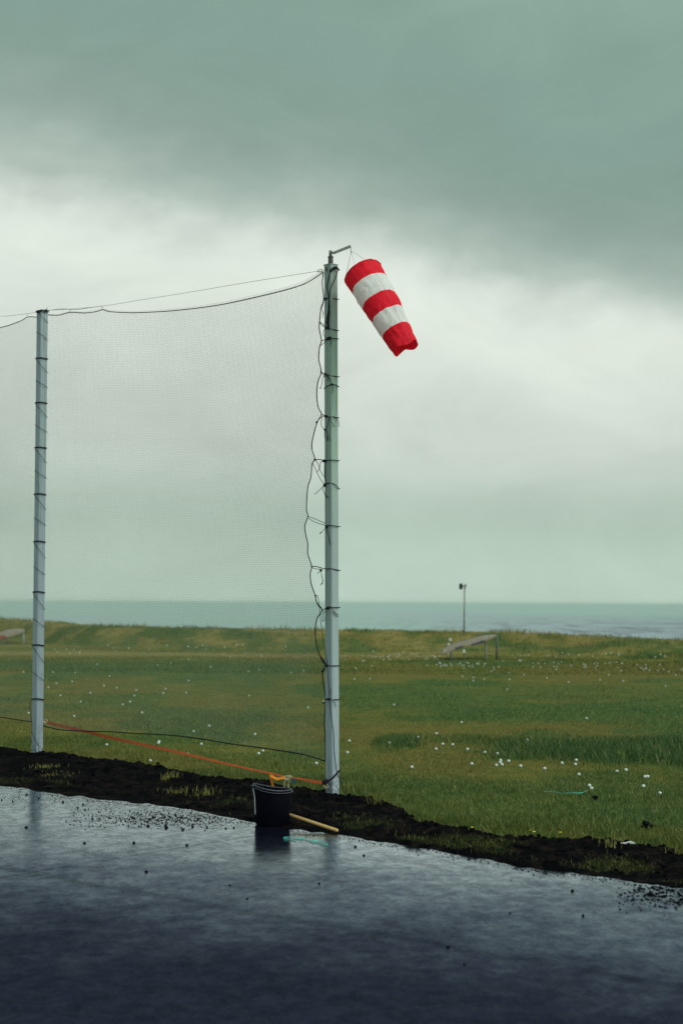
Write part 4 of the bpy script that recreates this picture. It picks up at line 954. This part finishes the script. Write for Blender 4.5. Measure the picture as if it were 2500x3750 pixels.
flower(1728, 3030, 'yellow flower in the grass wedge, leftmost of the yellow flowers'); flower(1954, 3046, 'brightest yellow flower at the soil edge, second from the left')
flower(1939, 3041, 'small yellow flower just left of the brightest one', .007); flower(2050, 3048, 'yellow flower at the soil edge, rightmost of the yellow flowers')

# ------------------------------------------------------------------ clods
def clod(px_, py_, r, label=None, group=None, on_grass=False):
    r = r if on_grass else r * .60
    z0 = .012 if not on_grass else 0.02
    p = gnd(px_, py_, z0 + r * .4); mb = MB(); mb.blob((0, 0, r * .35), r, random.randint(0, 999), 2, (1, 1, .75), .8)
    o = mb.build('soil_clod', M_clod, None, False); o.location = (p.x, p.y, z0 - .002); return tag(o, label, 'soil clod', group)
def q7(x, y): return (x / 1.742, 2650 + y / 1.742)
G = 'lumps of black soil scattered on the tarmac'
cl = [(q7(170, 657), .022, 'soil clod on the left tarmac below the left post reflection'), (q7(540, 758), .018, 'soil clod in a row of three on the tarmac, leftmost'), (q7(855, 757), .019, 'soil clod in a row of three on the tarmac, middle'),
      (q7(1192, 772), .018, 'soil clod in a row of three on the tarmac, rightmost'), (q7(934, 942), .022, 'large lone soil clod on open tarmac below the row of three'), (q7(404, 497), .020, 'soil clod near the tarmac edge right of the left post reflection'),
      (q7(172, 449), .018, 'soil clod at the tarmac edge left of the post reflection'), (q7(14, 484), .014, 'small soil clod at the far left tarmac edge'), (q7(84, 494), .012, 'tiny soil clod just right of the leftmost one'), (q7(250, 470), .015, 'soil clod touching the right side of the post reflection'),
      (q7(1060, 660), .024, 'largest soil clod in the crumb scatter left of the bucket'), (q7(1166, 673), .018, 'soil clod right of the largest one in the scatter'), (q7(1228, 654), .020, 'soil clod in the scatter, third in line toward the bucket'),
      (q7(1322, 657), .015, 'soil clod in the scatter, fourth in line toward the bucket'), (q7(1440, 664), .015, 'soil clod in the scatter closest to the bucket'), (q7(945, 650), .020, 'soil clod left of the largest one in the scatter'), (q7(590, 602), .017, 'soil clod at the left end of the crumb scatter'),
      (q7(498, 533), .016, 'soil clod above the left end of the crumb scatter'), (q7(532, 512), .014, 'small soil clod topmost in the left scatter'), (q7(545, 545), .013, 'small soil clod under the topmost one in the left scatter'), (q7(1118, 578), .017, 'soil clod at the upper edge of the scatter'),
      (c5(1413, 1250), .017, 'soil clod on bright wet tarmac right of the twine'), (c5(1510, 1350), .015, 'soil clod lower right of the twine, on wet tarmac'), (c5(20, 1033), .015, 'soil clod on wet tarmac just left of the bucket reflection'),
      (q6(660, 1480), .020, 'soil clod on the right tarmac below the soil bank'), (q6(1300, 1505), .026, 'big soil clod by the gravelly right tarmac edge'), (q6(1538, 1512), .020, 'soil clod at the right edge of the photo'),
      ((1168, 3234), .016, 'lone soil clod on open tarmac below the near post'), ((1640, 3466), .020, 'dark soil clod on the foreground tarmac right of centre'), ((1700, 3530), .012, 'tiny soil clod nearest the camera'),
      ((2133, 3352), .016, 'soil clod on the right foreground tarmac'), ((1866, 3343), .012, 'tiny soil clod left of the right foreground one'), ((842, 3240), .012, 'tiny soil clod left of centre on open tarmac'), ((905, 3290), .012, 'tiny soil clod below left of centre on open tarmac')]
for (p, r, lab) in cl: clod(*p, r, lab, G)
clod(2369, 3022, .055, 'large dark clod of earth lying in the grass at the right', None, True)
clod(2178, 2920, .030, 'flat dark clod in the grass below the paired golf balls', None, True)
# crumbs nobody could count
mb = MB()
def crumbs(num, fx, rmin, rmax):
    for _ in range(num):
        x, y = fx(); lim = np.interp(x, xs, ye) + 4
        if y < lim: continue
        p = gnd(x, y, .012); r = rmin + (rmax - rmin) * random.random() ** 3
        s = random.random() * 6; vs = [Vector((p.x + r * math.cos(s + k * 2.1) * (0.8 + .4 * random.random()), p.y + r * math.sin(s + k * 2.1), .009)) for k in range(3)]
        b = len(mb.v); mb.v += vs + [Vector((p.x, p.y, .009 + r * .6))]; mb.f += [(b, b + 1, b + 3), (b + 1, b + 2, b + 3), (b + 2, b, b + 3)]
crumbs(1500, lambda: (random.gauss(620, 150), random.gauss(2998, 16) + (0)), .003, .013)
crumbs(800, lambda: (random.uniform(250, 950), random.gauss(2985, 22)), .003, .011)
crumbs(500, lambda: (random.uniform(0, 420), random.gauss(2925, 18)), .003, .009)
crumbs(900, lambda: (2250 + random.random() ** .6 * 320, random.gauss(3275, 26)), .004, .016)
crumbs(1500, lambda: (lambda x: (x, np.interp(x, xs, ye) + 4 + abs(random.gauss(0, 8))))(random.uniform(-100, 2600)), .003, .010)
crumbs(350, lambda: (random.uniform(-100, 2600), random.uniform(2950, 3450)), .002, .007)
o = mb.build('soil_crumbs', M_clod); tag(o, 'scattered black soil crumbs along the edge of the tarmac', 'soil crumbs', kind='stuff')
# loose lumps along the bank's crest
mb = MB()
for _ in range(900):
    k = random.randrange(n); tt = random.choice([random.uniform(.85, 1.05), random.uniform(.05, 1.0)]); p = E[k] + (K[k] - E[k]) * tt
    r = random.uniform(.006, .020); mb.blob((p[0], p[1], soil_z(*p) + r * .3), r, random.randint(0, 99), 1, (1.2, 1, .8), .8)
o = mb.build('soil_lumps', M_soil); tag(o, 'crumbling black lumps on the soil bank', 'soil lumps', kind='stuff')

# ------------------------------------------------------------------ golf balls
def q3(x, y): return (1200 + x / 2.24, 2200 + y / 2.24)
def q5(x, y): return (1200 + x / 2.24, 2600 + y / 2.24)
def q1(x, y): return (x / 1.867, 2200 + y / 1.867)
def q2(x, y): return (600 + x / 2.412, 2200 + y / 2.412)
B = [q3(*p) for p in [(218, 640), (345, 641), (1190, 630), (1191, 656), (1280, 645), (1487, 646), (1102, 620), (1484, 592), (1468, 728), (543, 853), (1095, 997)]]
B += [q5(*p) for p in [(176, 254), (160, 349), (738, 232), (503, 288), (941, 280), (1022, 284), (889, 196), (688, 468), (1179, 442), (1144, 324), (1287, 357), (1390, 370), (1415, 413), (1412, 430), (1426, 448), (1380, 453), (1480, 419), (886, 320)]]
B += [q6(*p) for p in [(774, 69), (291, 264), (235, 459), (431, 480), (574, 436), (683, 446), (690, 413), (713, 529), (1024, 504), (1098, 492), (1253, 549), (1275, 546), (798, 620), (816, 643), (1241, 625), (1376, 684)]]
B += [q1(*p) for p in [(163, 487), (365, 488), (387, 564), (332, 593), (415, 648), (494, 552), (516, 492), (664, 435), (553, 690), (508, 789), (619, 632), (712, 580), (752, 515), (799, 594), (931, 611), (919, 649), (891, 691), (839, 710), (972, 765), (1117, 631), (1132, 602), (1272, 628), (1290, 545), (1440, 450), (1171, 425), (1287, 403), (1076, 440), (731, 985), (1084, 973), (1088, 963), (1377, 981), (1028, 1094), (1325, 894), (1430, 856), (198, 767), (1283, 1050)]]
B += [q2(*p) for p in [(1233, 618), (1122, 636), (754, 838), (1273, 943), (805, 1180), (838, 1350), (874, 1327), (1346, 1436), (415, 582), (585, 497), (748, 623), (843, 610), (1410, 890)]]
bm = bmesh.new(); bmesh.ops.create_icosphere(bm, subdivisions=3, radius=.0200)
ball_me = bpy.data.meshes.new('golf_ball'); bm.to_mesh(ball_me); bm.free(); ball_me.materials.append(M_ball)
for p_ in ball_me.polygons: p_.use_smooth = True
nth = ['first', 'second', 'third', 'fourth', 'fifth', 'sixth', 'seventh', 'eighth', 'ninth', 'tenth', 'eleventh', 'twelfth', 'thirteenth', 'fourteenth', 'fifteenth', 'sixteenth', 'seventeenth', 'eighteenth', 'nineteenth', 'twentieth', 'twenty-first', 'twenty-second', 'twenty-third', 'twenty-fourth']
zones = {}
for (x, y) in B:
    hy = y - (x - 1250) * 0.0
    br_ = np.interp(x, bot[:, 0], bot[:, 1])
    if x < 1195:
        z = ('on grass below the bottom rope' if y > br_ + 6 else 'seen through net, lowest rows' if y > 2600 else 'seen through net, lower middle rows' if y > 2535 else 'seen through net, upper middle rows' if y > 2462 else 'seen through net, distant rows')
    else:
        z = ('right of posts, nearest the soil' if y > 2840 else 'in front of tall dark grass' if y > 2765 else 'beside or in tall dark grass' if y > 2700 else 'on field beyond tall grass' if y > 2560 else 'on mown field before far scatter')
    zones.setdefault(z, []).append((x, y))
tall_patch = lambda x, y: masks(np.array([x]), np.array([y]))[0][0]
cnt = 0
def ball(x, y, label):
    global cnt
    p = gnd(x, y, .02); 
    zg = float(ground_z(np.array([p.x]), np.array([p.y]))[0]); p = gnd(x, y, zg + .02)
    o = bpy.data.objects.new('golf_ball', ball_me); col.objects.link(o)
    o.location = (p.x, p.y, zg + .020 + .03 * float(tall_patch(p.x, p.y))); o.rotation_euler = (random.random() * 3, random.random() * 3, 0)
    tag(o, label, 'golf ball', 'golf balls lying on the driving range'); cnt += 1
for z, lst in zones.items():
    lst.sort()
    for i, (x, y) in enumerate(lst): ball(x, y, f'white golf ball {z}, {nth[i]} from left')
far = []
def addfar(num, fx, zone):
    for _ in range(num): far.append((*fx(), zone))
addfar(50, lambda: (random.uniform(1246, 1680), 2404 + random.gauss(0, 9) + 6 * math.sin(random.random() * 6)), 'scatter left of sloping board')
addfar(26, lambda: (random.uniform(1560, 1780), 2434 + random.gauss(0, 4)), 'row before sloping board')
addfar(34, lambda: (lambda x: (x, 2425 + (x - 1850) * .035 + random.gauss(0, 11)))(random.uniform(1820, 2500)), 'scatter right of sloping board')
addfar(14, lambda: (lambda c: (c[0] + random.gauss(0, 7), c[1] + random.gauss(0, 4)))(random.choice([(1902, 2420), (2138, 2440), (2368, 2450), (2215, 2430), (1985, 2433)])), 'scatter right of sloping board')
addfar(16, lambda: (random.uniform(1850, 2450), 2398 + random.gauss(0, 4)), 'scatter right of sloping board')
addfar(30, lambda: (random.uniform(0, 1180), 2380 + random.gauss(0, 12)), 'farthest scatter behind net')
for x, y in [q3(*p) for p in [(920, 515), (915, 505), (975, 528), (753, 545), (362, 535), (228, 553), (1018, 537), (1100, 530), (1116, 552), (1160, 535), (1184, 541), (1355, 546), (1362, 563), (1340, 580), (1400, 543)]]: far.append((x, y, 'row before sloping board'))
for x, y in [(x / 2.24 + 1800, y / 2.24 + 2200) for x, y in [(451, 635), (628, 668), (884, 650), (1076, 658), (1423, 700), (954, 607), (261, 607), (507, 540), (526, 562)]]: far.append((x, y, 'near fringe of right scatter'))
for zn in sorted(set(f[2] for f in far)):
    L = sorted(f[:2] for f in far if f[2] == zn); parts_ = max(1, round(len(L) / 14)); names_ = {1: [''], 2: ['left half', 'right half'], 3: ['left third', 'middle third', 'right third'], 4: ['left end', 'left middle', 'right middle', 'right end'], 5: ['left end', 'left middle', 'centre', 'right middle', 'right end']}[min(5, parts_)]
    for qi, ch in enumerate(np.array_split(np.array(L), len(names_))):
        med = np.median(ch[:, 1])
        for up in (True, False):
            sub = [c for c in ch if (c[1] <= med) == up]
            for i, (x, y) in enumerate(sub): ball(x, y, f"tiny golf ball, {zn}{', ' if names_[qi] else ''}{names_[qi]}, {'upper' if up else 'lower'} half, {nth[i]} from left")

# ------------------------------------------------------------------ far things
def gz(x, y): return float(ground_z(np.array([x]), np.array([y]))[0])
DL = 60.0
pb_ = at(*c8(580, 1120), DL); pb_.z = gz(pb_.x, DL); ptop = at(*c8(590, 262), DL)
lp = empty('lamp_post', pb_)
mb = MB(); mb.tube([pb_ - Vector((0, 0, .2)), Vector((ptop.x, ptop.y, ptop.z))], [.042, .034], 12); mb.build('pole', M_farpost, lp, True)
cH = at(*c8(537, 265), DL); s_ = DL / F / 3.92
mb = MB(); mb.box(cH, (.10, .30, 82 * s_)); mb.build('floodlight', simple('lamp_black', (.006, .006, .012), (.012, .012, .02), spec=.2), lp)
mb = MB(); mb.box(cH + Vector((-.062, 0, 0)), (.02, .24, 66 * s_)); mb.build('lens', simple('lamp_glass', (.12, .14, .14), (.2, .22, .22)), lp)
mb = MB(); mb.tube([cH + Vector((.04, 0, .02)), ptop + Vector((0, 0, 0))], .028, 8); mb.box(at(*c8(602, 252), DL), (.08, .2, .12)); mb.build('arm', M_farpost, lp)
rebase(lp); tag(lp, 'tall thin floodlight pole on the far bank behind the sloping board', 'lamp post')

DBo = 50.5
def slab(front_px, back_px, Yf, Yb, thick, name, m, parent):
    V = []; Fc = []; nn_ = len(front_px)
    for (a, b) in zip(front_px, back_px):
        pf = at(*a, Yf); pk = at(*b, Yb); V += [pf, pk, pk - Vector((0, 0, thick)), pf - Vector((0, 0, thick))]
    for i in range(nn_ - 1):
        for j in range(4): Fc.append((i * 4 + j, i * 4 + (j + 1) % 4, (i + 1) * 4 + (j + 1) % 4, (i + 1) * 4 + j))
    Fc += [(3, 2, 1, 0), tuple(len(V) - 4 + j for j in range(4))]
    return mesh_obj(name, V, Fc, m, parent)
bd = empty('sloping_board', Vector((at(*c8(650, 1290), DBo).x, DBo, 0)))
fp = [c8(262, 1222), c8(330, 1205), c8(450, 1165), c8(600, 1110), c8(720, 1082), c8(850, 1048), c8(960, 1005), c8(1060, 962)]
bp = [c8(250, 1200), c8(310, 1140), c8(450, 1078), c8(600, 1036), c8(720, 1003), c8(850, 968), c8(960, 958), c8(1062, 954)]
slab(fp, bp, DBo, DBo + 1.3, .05, 'deck', M_board, bd)
slab([c8(x, y - 4) for x, y in [(250, 1204), (310, 1144), (450, 1082), (600, 1040), (720, 1007), (850, 972), (960, 962), (1062, 958)]], [c8(x, y - 10) for x, y in [(250, 1204), (310, 1144), (450, 1082), (600, 1040), (720, 1007), (850, 972), (960, 962), (1062, 958)]], DBo + 1.32, DBo + 1.38, .06, 'back_rail', M_dkboard, bd)
slab([c8(x, y + 1) for x, y in [(690, 1094), (760, 1078), (830, 1056), (880, 1044)]], [c8(x, y - 10) for x, y in [(690, 1094), (760, 1074), (830, 1052), (880, 1042)]], DBo - .05, DBo - .02, .07, 'brace', M_dkboard, bd)
slab([c8(x, y) for x, y in [(450, 1150), (520, 1128), (570, 1118)]], [c8(x, y - 8) for x, y in [(450, 1150), (520, 1128), (570, 1118)]], DBo - .05, DBo - .02, .06, 'brace', M_dkboard, bd)
for (x, yt_, yb2, r, mm, Yp) in ((890, 975, 1285, .035, M_farpost, DBo + .6), (1050, 962, 1315, .035, M_dkboard, DBo), (395, 1205, 1300, .035, M_dkboard, DBo)):
    a_ = at(*c8(x, yt_), Yp); b_ = at(*c8(x, yb2), Yp); b_.z = gz(b_.x, b_.y) - .1; mb = MB(); mb.tube([b_, a_], r, 8); mb.build('leg', mm, bd, True)
rebase(bd); tag(bd, 'weathered board sloping up on thin legs in front of the floodlight pole', 'board')

b2_ = at(60, 2350, 66); bd2 = empty('sloping_board', Vector((b2_.x, 66, 0)))
def w1(x, y): return (x / 1.867, 2200 + y / 1.867)
slab([w1(-60, 262), w1(0, 256), w1(60, 242), w1(130, 222), w1(175, 208)], [w1(-60, 222), w1(0, 214), w1(60, 195), w1(120, 190), w1(165, 192)], 66, 67.4, .06, 'deck', M_board, bd2)
slab([w1(-60, 262), w1(-10, 258), w1(40, 247)], [w1(-60, 240), w1(-10, 238), w1(40, 234)], 65.8, 65.9, .12, 'rusty_panel', M_rust, bd2)
for x in (45, 163):
    a_ = at(*w1(x, 222), 66.3); b_ = at(*w1(x, 290), 66.3); b_.z = gz(b_.x, b_.y) - .1; mb = MB(); mb.tube([b_, a_], .04, 8); mb.build('leg', M_farpost, bd2, True)
rebase(bd2); tag(bd2, 'low board on legs with a rusty panel, far field at the left edge', 'board')

def marker(p, Y, w_, h_, lab):
    c = at(*p, Y); g0 = gz(c.x, Y); root = empty('marker', (c.x, Y, g0))
    mb = MB(); mb.tube([(0, .02, -.1), (0, .02, c.z - g0)], .015, 6); mb.build('stake', M_dkboard, root)
    bm = bmesh.new(); bmesh.ops.create_cube(bm, size=1); bmesh.ops.scale(bm, vec=(w_, .04, h_), verts=bm.verts); bmesh.ops.bevel(bm, geom=bm.edges[:], offset=.012, segments=2, affect='EDGES')
    me = bpy.data.meshes.new('plate'); bm.to_mesh(me); bm.free(); me.materials.append(M_white); o = bpy.data.objects.new('plate', me); col.objects.link(o); o.parent = root; o.location = (0, 0, max(h_ * .5, c.z - g0))
    tag(root, lab, 'marker', 'white markers near the sloping board')
marker(c8(383, 1028), 57, .10, .12, 'white marker highest on the far bank, left of the floodlight pole')
marker(c8(362, 1100), 55, .10, .12, 'white marker low on the bank above the board\'s left end')
marker(c8(580, 1195), 49.5, .09, .13, 'white marker standing just under the sloping board')

# ------------------------------------------------------------------ sea haze
hb = MB(); hb.box((0, 20000, 0), (70000, 46000, 28)); hz_m = bpy.data.materials.new('haze'); hz_m.use_nodes = True; hn = hz_m.node_tree; hn.nodes.clear()
hg = NB(hn); pv = hg.n('ShaderNodeVolumePrincipled'); pv.inputs['Color'].default_value = (0.78, 0.92, 0.85, 1); pv.inputs['Density'].default_value = 0.00005
hg.nt.links.new(pv.outputs[0], hg.n('ShaderNodeOutputMaterial').inputs['Volume'])
tag(hb.build('haze', hz_m), 'thin pale sea haze', 'haze', kind='stuff')
